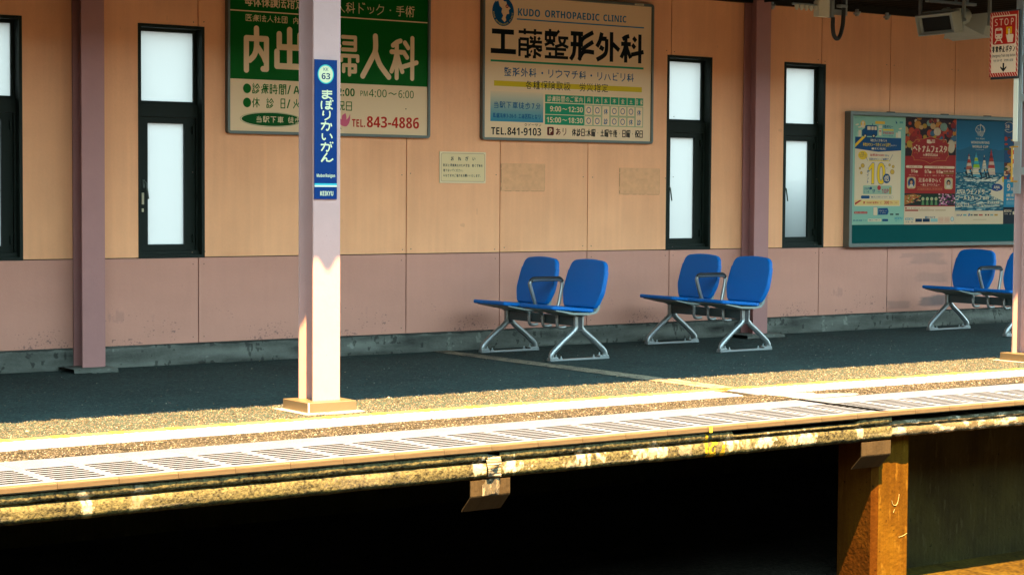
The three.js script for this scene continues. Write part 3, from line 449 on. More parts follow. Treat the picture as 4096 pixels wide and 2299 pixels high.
// ---- lettering: every character is a few pen strokes on a 26 x 26 grid (letters a to z); ~ marks a curved stroke, @ places another character in a box ----
const GL = {
 '人':'~mbmjipby ~mkqryy','亻':'~tbnhbn mimz','日':'dbvbvydydb dmvm','口':'cdwdwwcwcd','木':'bgyg mamz ~mgiobu ~mgrpyu','禾':'~ucmdef bjyj mdmz ~mjipbv ~mjrpyv',
 '言':'cfxf lanc fjtj fntn frtrtyfyfr','氵':'cbih bjgn cyiq','土':'mbmx dkvk bxyx','王':'ccxc dmwm bxyx mcmx','彳':'~sakfbl ~sgjncs mmmz','月':'fbvbvxrx ~fbfpcy fivi fpvp',
 '阝':'cbcz cbrblk ~lkrrlt','女':'kbepuy ~rifsbz bhyh','扌':'bhwh mamxhx buwo','攵':'~icfhbm fgyg ~tgpqbz ~hlpsyz','金':'~mahgbk ~marfyk hkrk dpvp mkmx bxyx gsiv ssqv',
 '馬':'dbvb dhvh dnvn dbds dswsvxry mbmn cxcu hvhy mumx qtrw','隹':'~hbegbj fgfz qbqy fgyg fmym fsys fyyy','門':'cbcz cbkbkjcj cfkf obxbxz obojxj ofxf','疒':'mamd hdyd ~hdhpcz bick brhn',
 '尞':'bfyf mamf ~mfgkbm ~mfskym hkrkrrhrhk hnrn mrmz htdx rtwx','礻':'kamd bgtgbp lmlz mmtr','兄':'cbwbwlclcb ~jlhtbz plpxyxyt','寺':'majj dfvf mamk bkyk bqyq snsyny grjv','力':'chvhuxpx ~mamkipcz',
 '頁':'bbyb mbkg efvfvueuef ekvk epvp iuby quxz','貝':'ebvbvteteb ehvh envn itcz rtxz',
 '内':'dgdz dgvgvysy ~mamlkqgt ~mksqut','出':'mamx dddlvlvd bobxyxyo','婦':'@女aajz lbwbwj mfwf ljwj knkq knynyq mtmx mtwtwxtx rnrz','科':'@禾aalz ndqg mjpm lsyp uauz','医':'ybcbcyyy kdhi jgvg gmwm ~qgolgv ~omsqwv',
 '療':'@疒aazz @尞gdzz','法':'@氵aahz jgxg qaqm imym pmkxww trxz','社':'@礻aakz @土kbzz','団':'cbwbwycycb gjtj pepvlv jnlq','診':'@言aajz ~rbmhil ~rbvhyl ~tjplmn ~unqskv ~wrsvkz','時':'@日abhy @寺iazz','間':'@門aazz @日hmrz',
 '休':'@亻aajz @木hazz','祝':'@礻aakz @兄jazz','当':'mamk fdih tdqh dkvkvydy dqvq','駅':'@馬aamz ncxcxjnj ~ncnskz ~sjuryz','下':'bcyc mcmz mjtp','車':'bdyd ehuhurereh emum bvyv mamz','徒':'@彳aaiz jfyf rarl imym rmrx rrxr ~mpkvhz ~krrxzy',
 '歩':'mamj meue gfgj bjyj mjmt gmcr smwq ~wpqwdz','分':'~jbgibm ~pbshyl gmsmrxox ~lmjucz','火':'dhhn vgro ~mamlipby ~mlqryy','水':'mamyjy ~bijigrby vgpl ~mjrryw','工':'cdwd mdmw bwyw',
 '藤':'beye hbhg rbrg ckkkkzhz ~ckcscz cpkp ctkt mipk wiuk mmym lqyq ~rhqoks ~sqvtys rsrzpz nuov lynx xtut rvxy','整':'bdmd gagn ckcfkfkkck ~gkfmbo gkko ~pbndlg ohyh ~vhtmlp ~pirmyp crwr mrmy mvuv gugy byyy',
 '形':'bdnd bmnm fdfm ~fmeubz kdkz ~xboglk ~xjpomr ~ysosjz','外':'~gbeibn fglg ~lgksby enip qaqz qjyp','各':'~jbgibm gfsf ~sfmnbr ~ghplyp @口grtz','種':'@禾aakz ncwb jfyf nivivrnrni nmvm sbsy mvxv kyyy',
 '保':'@亻aajz lbwbwjljlb jnyn rjrz ~rnoskw ~rnvsyw','険':'@阝aaiz ~qalgil ~qaugyl njuj lmvmvrlrlm qjqs ~qsntjz ~qsutyz','取':'bbnb dbdw kbkz dhkh dnkn awmt nexe ~xetplz ~ogsqyz','扱':'@扌aajz ~mcmnhz kcucsjyj ~yjutly ~nlsuyz',
 '労':'ecgg lalf uarg cmciwiwm epupsyoy ~mlkucz','災':'~fbcfgk ~nbkfok ~vbsfwk @火ajzz','指':'@扌aajz mamiyiyf xcmf @日mlxz','定':'mamd chcdwdwh fkuk mkmx mqtq ~gogtbz ~gtmxyx','堀':'@土abiy kbxbxgkg ~kbkphz @出mhyz',
 '海':'@氵aahz ~mahi kdyd mivivysy mikuyu hoyo','岸':'mamh dcdhvhvc clyl ~clcubz inwn hsys pnpz','院':'@阝aaiz qaqd jhjdydyh mkvk iqyq ~nqmvhz sqsxyxyu','案':'mamc cfccwcwf ~remkcn ~jegkrn bhyh bqyq mnmz ~mqitbx ~mqrtyx',
 '曜':'@日abhy ibobojmj rbxbxjvj @隹ijyz','午':'~hbffbk ffvf bnyn mfmz','後':'@彳aaiz ~qakfpg vcjlwk sixl ~oljr nnvn ~vnrukz ~nqryyz','非':'jajz cdjd cjjj bqjp papz pdwd pjwj ppxp',
 '常':'mamf gbie tbqe cjcgxgxj hjrjrnhnhj fqfy fqtqtxrx mnmz','停':'@亻aajz qaqc icyc lfvfvjljlf jpjmymyp mrvr rrrypy','止':'mamx mjvj flfx bxyx','術':'@彳aahz ifrf mamz ~mgjoht ~mgooqs ocqd sbyb rhzh vhvysy','手':'~vbmddd ciwi boyo mdmyiy',
 '母':'gcucsyny gcdtyt bmym kfni kpns','体':'@亻aajz @木hazz outu','護':'@言aajz kcyc obof tbtf @隹kfys lsws ~wsruly ~nuruzz','防':'@阝aaiz qaqe ieye ~oenpiz nlvlvyry','環':'@王abhy kbxbxfkfkb obof tbtf jiyi mkvkvomomk ~qoksir qpqz ~rpuuyz',
 '境':'@土abhy qaqc jdyd ihyh lkvkvrlrlk lnvn ~orougz trtyyyyw','美':'gbie sbqe cfwf djvj bnyn mfmn brxr ~mneugz ~mrsvyz','化':'@亻aajz ncnxyxys ~xgsknm','空':'mamd chcdxdxh ~kdkhfl ~ndniuk fpup mpmx cxwx','缶':'~ibfgbj ffwf bmym mfmy fqfyvyvq',
 '紙':'mbfgnm @糸aakz ~wbrdld ldlxqv kmym ~qcrpwyyw','等':'~fbdebh ffkf ~pbneli pexe @寺ahzz','捨':'@扌aajz ~qalgik ~qaugyk mjvj kmym qhqr @口lryz','協':'bkjk gagz mcvcvltl ~qampjl @力jmqz @力rmyz',
 '願':'bbmb ~bbbqaz eflflnenef eili hnhz ~epdtbv jpls @頁mazz','京':'mamd bdyd gisisogogi momyjx hqds rqvu','急':'~kagdbh hdqdoh ehthtnen ektk erbx irixtxsv mqor usxx','倍':'@亻aajz qaqd jdyd mfoj vfsj ijyj @口knyz','円':'cccz ccwcwxsx mcml clwl',
 '川':'~ebepbz mbmx wawz','神':'@礻aakz lgxgxslslg lmxm rarz','奈':'bfyf ~maligbm ~mfsjym hnrn dpvp mpmyjy hsdw rswv','交':'mamd bdyd hgel rhvk ~rjnrcz ~hmpuyz','流':'@氵aahz qaqd jdyd ~pdmikj lkwi ~llmulz qlqy ulxxyw','華':'bdyd gbgf sbsf hhhr rhrr elul bpyp cuwu mgmz',
 '登':'bdkdbl nbrd ~rdtkyl hkrk hnrnrshshn jtkw ptnw bxyx','録':'@金aajz kbxbxk kgxg jkzk rkrypy mnop lumt wnto ttyx','済':'@氵aahz qaqd hdyd ~mdqiyk ~udpiik ~kmkshz wlwz lpvp lsvs','利':'@禾aamz qdqs wawysy','用':'dbwbwyty ~dbdqbz mbmz dhwh dowo',
 '横':'@木aaiz lcyc obog tbtg jgzg lkxkxsls lkls lowo rgrs otlz utyz','須':'~hbbf ~ihbn ~kobx @頁kazz','賀':'@力aakk @口mbyk @貝gltz','三':'ccwc dmvm byyy','浦':'@氵aahz ifyf qaqz kjxjxxux kjkz koxo ktxt','大':'bhyh ~mamhjqby ~mhrryy',
 '会':'~mahgbk ~marfyk hkrk dpvp ~kpfxtx qtux','津':'@氵aahz kcwcwl ihyh klwl kpxp itys qaqz','久':'~ibffbl gfrf ~rfnrby ~lnqtyy','井':'bgyg bpyp ~iahpbz rarz','浜':'@氵aahz vbld ldlo lhxh shso hoyo nqjz tqxz','年':'~hbffbl ffwf hkvk hkhq bqyq mfmz',
 '緊':'bbmb bbbl eeie @土aazz','按':'@扌aajz qaqc jgjcycyf ~olkywz ~vjrtkz ilyl','钮':'@金aajz lcwcwy odoy lmwm jyyy',
 'ま':'dfwf dlwl ~nbnnnsmwhxeufrjqotwy','ほ':'~ddcjcrdy kfvf klvl ~rfrsqwnxkvlsosrtxx','り':'~gbfifmhk ~rbsirqouiz','か':'~bhohrkqtnylv ~kbhmcx ~tguivo','い':'~efeqhvkr ~sgvmwr','ん':'~nbhmcy ~cyiplpmrmvowswyq',
 'お':'chqh ~jbjsivexcuesmoqnuqusqxnx rdwh','ね':'gbgz bhlhbs ~bskmqjuluruvquorsuyx','と':'~hchjjm ~vhlnfsgwmxwx','の':'~nfmojuftdpelihnfsgwlvrsvnx','た':'bhqh ~jbhncz omvm ~nsowvx','め':'~fdgmks ~qcnmgvdtdpgljiokrjvmwqurvnx',
 'く':'~sbhmsy','す':'bgyg ~obosmvjtjpmooqovlz','を':'dgug ~mcfnlmooou ~wlmohsivlxvx','て':'beve ~veokmqnutx','な':'bgpg ~jbgnds sewi ~rmrumxhxgugsmsrux','さ':'bhvh ~kbnipo ~ksgsfvhxrx','み':'~edmdijfrcudrhqnrvu ~tktqqx','こ':'~feqete ~fqeudwuw',
 'あ':'cgug ~jbjohx ~pimrfweugqlmrmvpusoy','ひ':'~bgjfgmdsgxlyqtpgogrhyp','ら':'~ichf ~fjerfqmntoutpxiy','し':'~gcgrhwmxux','き':'dfuf dktk ~jboptq ~ksgtgwrx','に':'~ddcjcrdy kfuf ~lqlvnwvw','つ':'~bjlhtiwntsjx',
 'ア':'cdvd ~vdsjok ~mhmqgz','イ':'~ubmjbo mjmz','ウ':'mamf dlcfwf ~wfvofz','ク':'~jbgibo hgvg ~vgsqez','カ':'chvhuxqx ~mbmkdy','キ':'dhvg bpyn laoz','サ':'bhyh hahp ~sasqhz','シ':'ecje chgj ~wglvdx','ス':'ddud ~udmpby ~ooqtxy','タ':'~kbhjcp ifvf ~vfsqez hkqq',
 'チ':'~ubnedf bkyk ~oenrgz','ッ':'ejgo ljnp ~vjtskx','ト':'ibiz ijuq','ナ':'bhyh ~ncmogz','ハ':'~hgfpby ~pgusyx','ヒ':'fcfwux fmsj','フ':'ceve ~vetolxez','ヘ':'bpigyt','ホ':'bgyg mamyiy gmcu rmvu','マ':'bewe ~weromr ilqw','ミ':'fbtf fjsn dsuy','ム':'~lcfvdwvu qnxy',
 'ャ':'dlvj jhnz ~vjsnqo','ラ':'fctc chwh ~whsrgz','リ':'fbfp ~tbtnqtiz','ル':'~hchqbz ocowyp','レ':'fbfxxo','ワ':'cdcl cdwd ~wdvngz','ン':'dcif ~wgluex','ー':'bmym','ィ':'~tinocr ntnz','ェ':'fkuk mkmx dxvx','コ':'cewewwcw','゛':'saud wayd','゜':'~vawcvesctbva','・':'lmnm lnnn','。':'cueuewcwcu','〜':'~bnhkmmrpyl','○':'~mdelmwumme',
 '비':'cbcp cjlj lblp cplp sbsz','상':'~gbcm ~gbkm rarm rgxg ~mnfsmytsmn','정':'bbnb ~hblmbm ~hbnm tatm pgtg ~mnfsmytsmn','지':'bdod ~idgmbv ~idlmpu tatz',
};
for (const [k, b] of Object.entries({ ぼ: 'ほ゛', が: 'か゛', ず: 'す゛', で: 'て゛', だ: 'た゛', ご: 'こ゛', ド: 'ト゛', ビ: 'ヒ゛', ベ: 'ヘ゛', ボ: 'ホ゛', プ: 'フ゜', ペ: 'ヘ゜', ポ: 'ホ゜' })) GL[k] = GL[b[0]] + ' ' + GL[b[1]];
GL['버'] = 'cbcp lblp cilh cplp lhrh tatz';
GL['튼'] = 'ebub eeue ehuh ebeh bmym fpfyyy'; GL['糸'] = 'mbfgnm tffptp mpmz gsdw rsvw'; GL['、'] = 'cteu'; GL['寺'] = 'dfvf mamk bkyk bqyq snsyny grjv'; GL['緊'] = 'bbmb bbbl eeie nbxb ~xbskok ~pcsiyk ~mmfqmsto mtmz htdx rtwx';
const cn = (c) => c.charCodeAt(0) - 97;
function pen(c, ch, x, y, w, h) {                    // adds the strokes of one character to the current path
  for (const s of (GL[ch] || '').split(' ')) {
    if (!s) continue;
    if (s[0] === '@') { const ref = [...s][1], b = s.slice(-4); const [x0, y0, x1, y1] = [...b].map(cn); pen(c, ref, x + (x0 / 25) * w, y + (y0 / 25) * h, ((x1 - x0) / 25) * w, ((y1 - y0) / 25) * h); continue; }
    const q = s.replace('~', ''), P = [];
    for (let i = 0; i + 1 < q.length; i += 2) P.push([x + (cn(q[i]) / 25) * w, y + (cn(q[i + 1]) / 25) * h]);
    c.moveTo(...P[0]);
    if (s[0] !== '~') { for (let i = 1; i < P.length; i++) c.lineTo(...P[i]); continue; }
    for (let i = 0; i < P.length - 1; i++) {
      const a = P[Math.max(0, i - 1)], b = P[i], d = P[i + 1], e = P[Math.min(P.length - 1, i + 2)];
      c.bezierCurveTo(b[0] + (d[0] - a[0]) / 6, b[1] + (d[1] - a[1]) / 6, d[0] - (e[0] - b[0]) / 6, d[1] - (e[1] - b[1]) / 6, d[0], d[1]);
    }
  }
}
// a line of Japanese or mixed text fitted into a box; lw is the pen width as a share of the height
function jt(c, s, x, y, w, h, col, lw = 0.1, cap = 'butt') {
  const units = [...s].map((ch) => (ch in GL ? 1 : ch === ' ' || ch === ':' || ch === '.' || ch === '/' ? 0.35 : 0.62)), u = w / units.reduce((a, b) => a + b, 0);
  c.strokeStyle = c.fillStyle = col; c.lineCap = cap; c.lineJoin = cap === 'round' ? 'round' : 'miter'; c.miterLimit = 2;
  let px = x;
  [...s].forEach((ch, i) => {
    const cw = u * units[i];
    if (ch in GL) { c.lineWidth = h * lw * ([...GL[ch]].length > 60 ? 0.8 : 1); c.beginPath(); pen(c, ch, px + cw * 0.06, y + h * 0.03, cw * 0.88, h * 0.94); c.stroke(); }
    else if (ch !== ' ') lt(c, ch, px + cw * 0.05, y + h * 0.08, cw * 0.9, h * 0.86, col, lw > 0.09);
    px += cw;
  });
}
// Latin text stretched to fill a box (caps height = h)
function lt(c, s, x, y, w, h, col, bold = true) {
  c.save(); c.fillStyle = col; c.font = (bold ? 'bold ' : '') + '100px sans-serif'; c.textBaseline = 'alphabetic'; c.textAlign = 'left';
  const m = c.measureText(s).width; c.translate(x, y + h); c.scale(w / m, h / 72); c.fillText(s, 0, 0); c.restore();
}

// ================= signs and posters =================
function board(w, h, s, draw) {                       // a printed face of w by h millimetres, s pixels per millimetre
  const c = document.createElement('canvas'); c.width = Math.round(w * s); c.height = Math.round(h * s); const x = c.getContext('2d'); x.scale(s, s); draw(x, w, h);
  const t = new THREE.CanvasTexture(c); t.colorSpace = THREE.SRGBColorSpace; t.minFilter = THREE.LinearMipmapLinearFilter; return t;
}
const face = (w, h, d, t, rough = 0.45, tint = [1, 1, 1]) => { const g = new THREE.BoxGeometry(w, h, d), uv = g.attributes.uv; for (let i = 0; i < 24; i++) if (i < 16 || i > 19) uv.setXY(i, 0.5, 0.004); const m = new THREE.MeshPhysicalMaterial({ map: t, roughness: rough, specularIntensity: 0.15 }); m.color.setRGB(...tint); return [g, m]; };
const box = (c, x0, y0, x1, y1, col) => { c.fillStyle = col; c.fillRect(x0, y0, x1 - x0, y1 - y0); };
const rbox = (c, x0, y0, x1, y1, r, col, line, lw) => { c.beginPath(); c.roundRect(x0, y0, x1 - x0, y1 - y0, r); if (col) { c.fillStyle = col; c.fill(); } if (line) { c.strokeStyle = line; c.lineWidth = lw; c.stroke(); } };
const poly = (c, pts, col) => { c.beginPath(); pts.forEach((p, i) => (i ? c.lineTo(...p) : c.moveTo(...p))); c.closePath(); c.fillStyle = col; c.fill(); };
const oval = (c, x, y, rx, ry, col, line, lw) => { c.beginPath(); c.ellipse(x, y, rx, ry, 0, 0, 7); if (col) { c.fillStyle = col; c.fill(); } if (line) { c.strokeStyle = line; c.lineWidth = lw; c.stroke(); } };
const CR = '#e2c6a0', GRN = '#00570c', BLK = '#0a0c0e', NAVY = '#0a4a78';
function frameGeo(w, h, t, d, r) {                    // rounded picture frame, from the outer edge inwards
  const rr_ = (s, a, b, q) => { s.moveTo(-a + q, -b); s.lineTo(a - q, -b); s.quadraticCurveTo(a, -b, a, -b + q); s.lineTo(a, b - q); s.quadraticCurveTo(a, b, a - q, b); s.lineTo(-a + q, b); s.quadraticCurveTo(-a, b, -a, b - q); s.lineTo(-a, -b + q); s.quadraticCurveTo(-a, -b, -a + q, -b); return s; };
  const s = rr_(new THREE.Shape(), w / 2, h / 2, r); s.holes.push(rr_(new THREE.Path(), w / 2 - t, h / 2 - t, Math.max(0.002, r - t)));
  return uvm(new THREE.ExtrudeGeometry(s, { depth: d - 0.006, bevelEnabled: true, bevelSize: 0.003, bevelThickness: 0.003, bevelOffset: -0.003, bevelSegments: 2, curveSegments: 6 }));
}
const frameM = mat(0.11, 0.115, 0.095, 0.5, { metalness: 0.5 });

// green billboard: 1.8 x 1.2 m
const gTex = board(1760, 1164, 0.95, (c, w, h) => {
  const o = (f) => { c.save(); c.translate(-2, -16); f(); c.restore(); };
  box(c, 0, 0, w, h, CR);
  o(() => {
    box(c, 0, 0, 1800, 791, GRN); box(c, 0, 276, 1800, 285, CR);
    const R = 'round';
    jt(c, '母体保護法指定', 125, 160, 506, 84, CR, 0.1, R); jt(c, '婦人科ドック・手術', 820, 158, 822, 88, CR, 0.075, R);
    jt(c, '医療法人社団', 131, 304, 368, 52, CR, 0.1, R); jt(c, '内', 536, 304, 58, 52, CR, 0.1, R);
    const big = (ch, x0, x1, y0, y1, lw) => { c.strokeStyle = CR; c.lineCap = c.lineJoin = R; c.lineWidth = lw; c.beginPath(); pen(c, ch, x0, y0, x1 - x0, y1 - y0); c.stroke(); };
    big('内', 114, 350, 408, 722, 44); big('出', 392, 640, 404, 706, 46); big('婦', 862, 1124, 420, 722, 30); big('人', 1150, 1410, 400, 740, 46); big('科', 1420, 1668, 412, 730, 38);
    oval(c, 148, 861, 34, 36, GRN); oval(c, 148, 967, 34, 36, GRN);
    jt(c, '診療時間', 186, 818, 302, 80, GRN, 0.095); jt(c, '/', 488, 818, 36, 80, GRN); lt(c, 'AM9:00~12:00', 544, 828, 546, 60, GRN); lt(c, 'PM', 1134, 842, 76, 42, GRN, false); lt(c, '4:00', 1216, 828, 168, 58, GRN, false); jt(c, '〜', 1390, 828, 90, 58, GRN, 0.12); lt(c, '6:00', 1486, 828, 150, 58, GRN, false);
    jt(c, '休', 186, 926, 74, 78, GRN, 0.09); jt(c, '診', 306, 926, 74, 78, GRN, 0.09); jt(c, '日', 428, 926, 52, 78, GRN, 0.09); jt(c, '/', 484, 926, 36, 78, GRN); jt(c, '火', 536, 926, 74, 78, GRN, 0.09); jt(c, '祝日', 926, 930, 148, 74, GRN, 0.09);
    oval(c, 352, 1089, 262, 55, null, '#77966a', 3); oval(c, 356, 1089, 254, 50, '#064c16'); jt(c, '当駅下車', 218, 1064, 246, 50, CR, 0.1); jt(c, '徒歩', 496, 1064, 112, 50, CR, 0.1);
    c.strokeStyle = '#2c6b45'; c.lineWidth = 4; c.beginPath(); c.moveTo(925, 1040); c.quadraticCurveTo(935, 1120, 968, 1148); c.stroke();
    c.fillStyle = '#d0637e'; c.beginPath(); c.moveTo(940, 1084); c.quadraticCurveTo(952, 1060, 972, 1072); c.quadraticCurveTo(968, 1040, 984, 1034); c.lineTo(1004, 1022); c.quadraticCurveTo(1018, 1050, 1012, 1074); c.quadraticCurveTo(1036, 1060, 1046, 1024); c.quadraticCurveTo(1054, 1100, 1012, 1126); c.quadraticCurveTo(960, 1130, 940, 1084); c.fill();
    lt(c, 'TEL.', 1062, 1066, 124, 60, '#b02210'); lt(c, '843-4886', 1194, 1040, 494, 86, '#b02210'); oval(c, 1560, 973, 5, 5, '#3a2c1c');
  });
});
function billboard(name, label, x, t) {
  const s = thing(name, label, 'billboard', x + 0.875, 2.311, 0.004);
  part('frame', frameGeo(1.797, 1.202, 0.022, 0.045, 0.03), frameM, s);
  part('sign_face', ...face(1.752, 1.157, 0.02, t, 0.45, [0.95, 0.84, 0.78]), s).position.z = 0.018;
  return s;
}
billboard('billboard', 'green and cream hospital billboard on the wall, half hidden behind the post', 0.243, gTex);

// white orthopaedic billboard
const kTex = board(1760, 1164, 1.1, (c, w, h) => {
  box(c, 0, 0, w, h, CR); c.translate(10, -14);
  oval(c, 175, 145, 109, 118, '#0b4a7c');
  poly(c, [[100, 66], [128, 60], [140, 100], [166, 120], [158, 150], [176, 178], [160, 205], [190, 232], [206, 215], [200, 190], [212, 165], [236, 160], [232, 130], [258, 118], [240, 96], [214, 88], [206, 62], [186, 48], [178, 26], [112, 30]], CR);
  c.fillStyle = '#0b4a7c'; c.beginPath(); c.ellipse(175, 145, 109, 118, 0, -1.55, -0.25); c.lineTo(236, 160); c.lineTo(232, 130); c.lineTo(250, 116); c.lineTo(222, 92); c.lineTo(206, 62); c.lineTo(178, 60); c.fill();
  oval(c, 214, 100, 15, 15, '#8c1d22'); box(c, 211, 91, 217, 109, CR); box(c, 205, 97, 223, 103, CR);
  c.fillStyle = '#d7c04a'; c.font = 'bold 19px sans-serif'; c.textAlign = 'center';
  [...'KUDO ORTHOPAEDIC CLINIC'].forEach((ch, i) => { const a = Math.PI * (0.97 - (0.94 * i) / 22); c.save(); c.translate(175 + 98 * Math.cos(a), 145 + 107 * Math.sin(a)); c.rotate(a - Math.PI / 2); c.fillText(ch, 0, 4); c.restore(); });
  lt(c, 'KUDO', 317, 108, 238, 60, '#15699a', true); lt(c, 'ORTHOPAEDIC', 597, 108, 584, 57, '#15699a', true); lt(c, 'CLINIC', 1216, 108, 258, 55, '#15699a', true);
  box(c, 314, 193, 1668, 203, '#1673a8');
  const big = (ch, x0, x1, y0, y1, lw) => { c.strokeStyle = BLK; c.lineCap = 'butt'; c.lineJoin = 'miter'; c.lineWidth = lw; c.beginPath(); pen(c, ch, x0, y0, x1 - x0, y1 - y0); c.stroke(); };
  big('工', 42, 318, 284, 494, 41); big('藤', 322, 584, 262, 502, 24); big('整', 592, 858, 262, 504, 25); big('形', 862, 1134, 256, 506, 37); big('外', 1142, 1406, 254, 506, 38); big('科', 1412, 1676, 258, 506, 36);
  box(c, 53, 541, 1667, 557, '#1f8a62');
  jt(c, '整形外科', 183, 594, 340, 78, NAVY, 0.095); oval(c, 578, 632, 9, 9, NAVY); jt(c, 'リウマチ科', 626, 596, 420, 72, NAVY, 0.105); oval(c, 1095, 632, 9, 9, NAVY); jt(c, 'リハビリ科', 1146, 596, 420, 74, NAVY, 0.105);
  box(c, 88, 711, 1650, 755, '#c9b01c'); jt(c, '各種保険取扱', 403, 696, 476, 74, '#1c2a2c', 0.07); jt(c, '労災指定', 964, 696, 320, 74, '#1c2a2c', 0.07);
  const gr = c.createLinearGradient(0, 797, 0, 1045); gr.addColorStop(0, '#d9c3a0'); gr.addColorStop(1, '#35829a'); c.fillStyle = gr; c.fillRect(53, 797, 538, 248);
  jt(c, '当駅下車徒歩', 79, 880, 384, 56, '#0d4f7c', 0.1); jt(c, '7', 470, 884, 32, 50, '#0d4f7c'); jt(c, '分', 510, 880, 56, 56, '#0d4f7c', 0.1);
  jt(c, '馬堀海岸', 77, 977, 134, 40, '#0d4f7c', 0.11); lt(c, '3-26-5', 213, 982, 102, 30, '#0d4f7c'); jt(c, '工藤医院となり', 334, 977, 236, 40, '#0d4f7c', 0.11);
  lt(c, 'TEL.', 60, 1094, 158, 60, BLK); lt(c, '841-9103', 222, 1092, 352, 62, BLK); jt(c, 'クドーサン', 396, 1054, 180, 24, BLK, 0.12);
  rbox(c, 633, 1078, 703, 1148, 12, '#551a12'); lt(c, 'P', 650, 1092, 38, 44, CR); jt(c, 'あり', 716, 1082, 134, 66, '#551a12', 0.1);
  jt(c, '休診日:水曜・土曜午後・日曜・祝日', 893, 1085, 778, 64, BLK, 0.115);
  const T = '#1f8a62'; box(c, 609, 808, 1668, 872, T); box(c, 609, 880, 1022, 972, T); box(c, 609, 977, 1022, 1058, T);
  jt(c, '診療時間のご案内', 630, 816, 380, 50, CR, 0.1); lt(c, '9:00', 660, 904, 120, 44, CR); jt(c, '〜', 786, 902, 60, 46, CR, 0.12); lt(c, '12:30', 850, 904, 160, 44, CR); lt(c, '15:00', 624, 996, 156, 44, CR); jt(c, '〜', 786, 994, 60, 46, CR, 0.12); lt(c, '18:30', 850, 996, 160, 44, CR);
  const cx = [1029, 1121, 1214, 1306, 1399, 1490, 1581, 1671];
  cx.forEach((x) => box(c, x - 5, 806, x + 1, 872, CR));
  for (let i = 0; i < 7; i++) {
    const x0 = cx[i], x1 = cx[i + 1] - 8, m = (x0 + x1) / 2; i === 6 ? jt(c, '日・祝', x0 + 4, 820, x1 - x0 - 8, 42, CR, 0.12) : jt(c, '月火水木金土'[i], m - 21, 820, 42, 42, CR, 0.11);
    const tall = i === 2 || i === 6; c.strokeStyle = T; c.lineWidth = 4;
    if (tall) { c.strokeRect(x0, 884, x1 - x0, 172); jt(c, '休', m - 24, 908, 48, 50, NAVY, 0.1); jt(c, '診', m - 24, 992, 48, 50, NAVY, 0.1); }
    else { c.strokeRect(x0, 884, x1 - x0, 84); c.strokeRect(x0, 976, x1 - x0, 80); oval(c, m, 926, 21, 23, null, NAVY, 6); if (i === 5) jt(c, '休', m - 24, 992, 48, 50, NAVY, 0.1); else oval(c, m, 1016, 21, 23, null, NAVY, 6); }
  }
});
const kb = billboard('billboard', 'white clinic billboard with large black lettering on the wall above the first bench', 2.545, kTex);
{ const t = board(100, 22, 2, (c) => { box(c, 0, 0, 100, 22, '#b9a78c'); lt(c, '31003', 16, 5, 66, 12, '#4a4338', false); }); const [g, m] = face(0.1, 0.02, 0.002, t); const o = part('number_plate', g, m, kb); o.position.set(0.726, 0.591, 0.046); }

// station name plate on the post: 150 x 809 mm
const nTex = board(150, 809, 2.2, (c) => {
  box(c, 0, 0, 150, 809, '#06347c'); const W = '#d6dfc4';
  oval(c, 74, 84, 54, 56, '#3fbcc9'); oval(c, 74, 84, 47, 49, W); lt(c, 'KK', 56, 46, 36, 19, '#0b2b6a', false); lt(c, '63', 44, 78, 62, 35, '#0b2b6a');
  [...'まぼりかいがん'].forEach((ch, i) => { c.strokeStyle = W; c.lineCap = 'butt'; c.lineWidth = 9; c.beginPath(); pen(c, ch, 38, 172 + i * 61, 90, 56); c.stroke(); });
  lt(c, 'Maborikaigan', 13, 662, 126, 19, W); box(c, 0, 717, 150, 728, '#35b7d6'); box(c, 0, 728, 150, 738, '#d9e6e4'); lt(c, 'KEIKYU', 36, 762, 92, 27, W);
});
const np = thing('name_plate', 'narrow dark blue station name plate fixed to the pink post', 'sign', -0.752, 1.645, 3.192);
part('sign_face', ...face(0.15, 0.809, 0.006, nTex, 0.5, [0.6, 0.55, 0.45]), np).position.z = 0.0032;

// notice
const oTex = board(450, 253, 3, (c, w, h) => {
  box(c, 0, 0, w, h, '#dfc398'); c.fillStyle = '#d8b98a'; rbox(c, 15, 13, 440, 239, 16, '#d9ba8a', '#7d3038', 2.4);
  [...'おねがい'].forEach((ch, i) => jt(c, ch, 106 + i * 70, 37, 34, 36, '#10202a', 0.13)); const p = (s, y, x1) => jt(c, s, 34, y, x1 - 34, 23, '#10202a', 0.115);
  p('防災と環境美化のため空缶、紙くず等を', 98, 422); p('捨てないでください。', 139, 242); p('みなさまのご協力をお願いいたします。', 180, 414);
});
const no = thing('notice_plate', 'small cream notice plate with black writing and a thin red border on the wall', 'notice', 2.354, 1.483, 0.003);
part('sign_face', ...face(0.45, 0.253, 0.006, oTex), no).position.z = 0.004;
const ghost = tex(256, 256, (u, v) => { const e = Math.min(u, 1 - u, v, 1 - v), a = fbm(u, v, 14, 9, 241, 4), k = 0.82 + 0.2 * (a - 0.5) - (e < 0.022 && a > 0.46 ? 0.3 : 0); return [k, k * 1.01, k * 0.98]; }, 0.46, 0.235);
const ghostM = mat(0.84, 0.385, 0.18, 0.9, { map: ghost });
[[2.96, 1.408, 'faint rectangular glue mark on the wall just right of the small notice plate'], [4.205, 1.386, 'faint rectangular glue mark on the wall left of the narrow window']].forEach(([x, y, l]) => {
  const g = uvm(new THREE.BoxGeometry(0.452, 0.23, 0.002), 0.226, 0.115), o = thing('glue_mark', l, 'mark', x, y, 0.0025, 'glue marks of removed notices'); part('residue', g, ghostM, o);
});

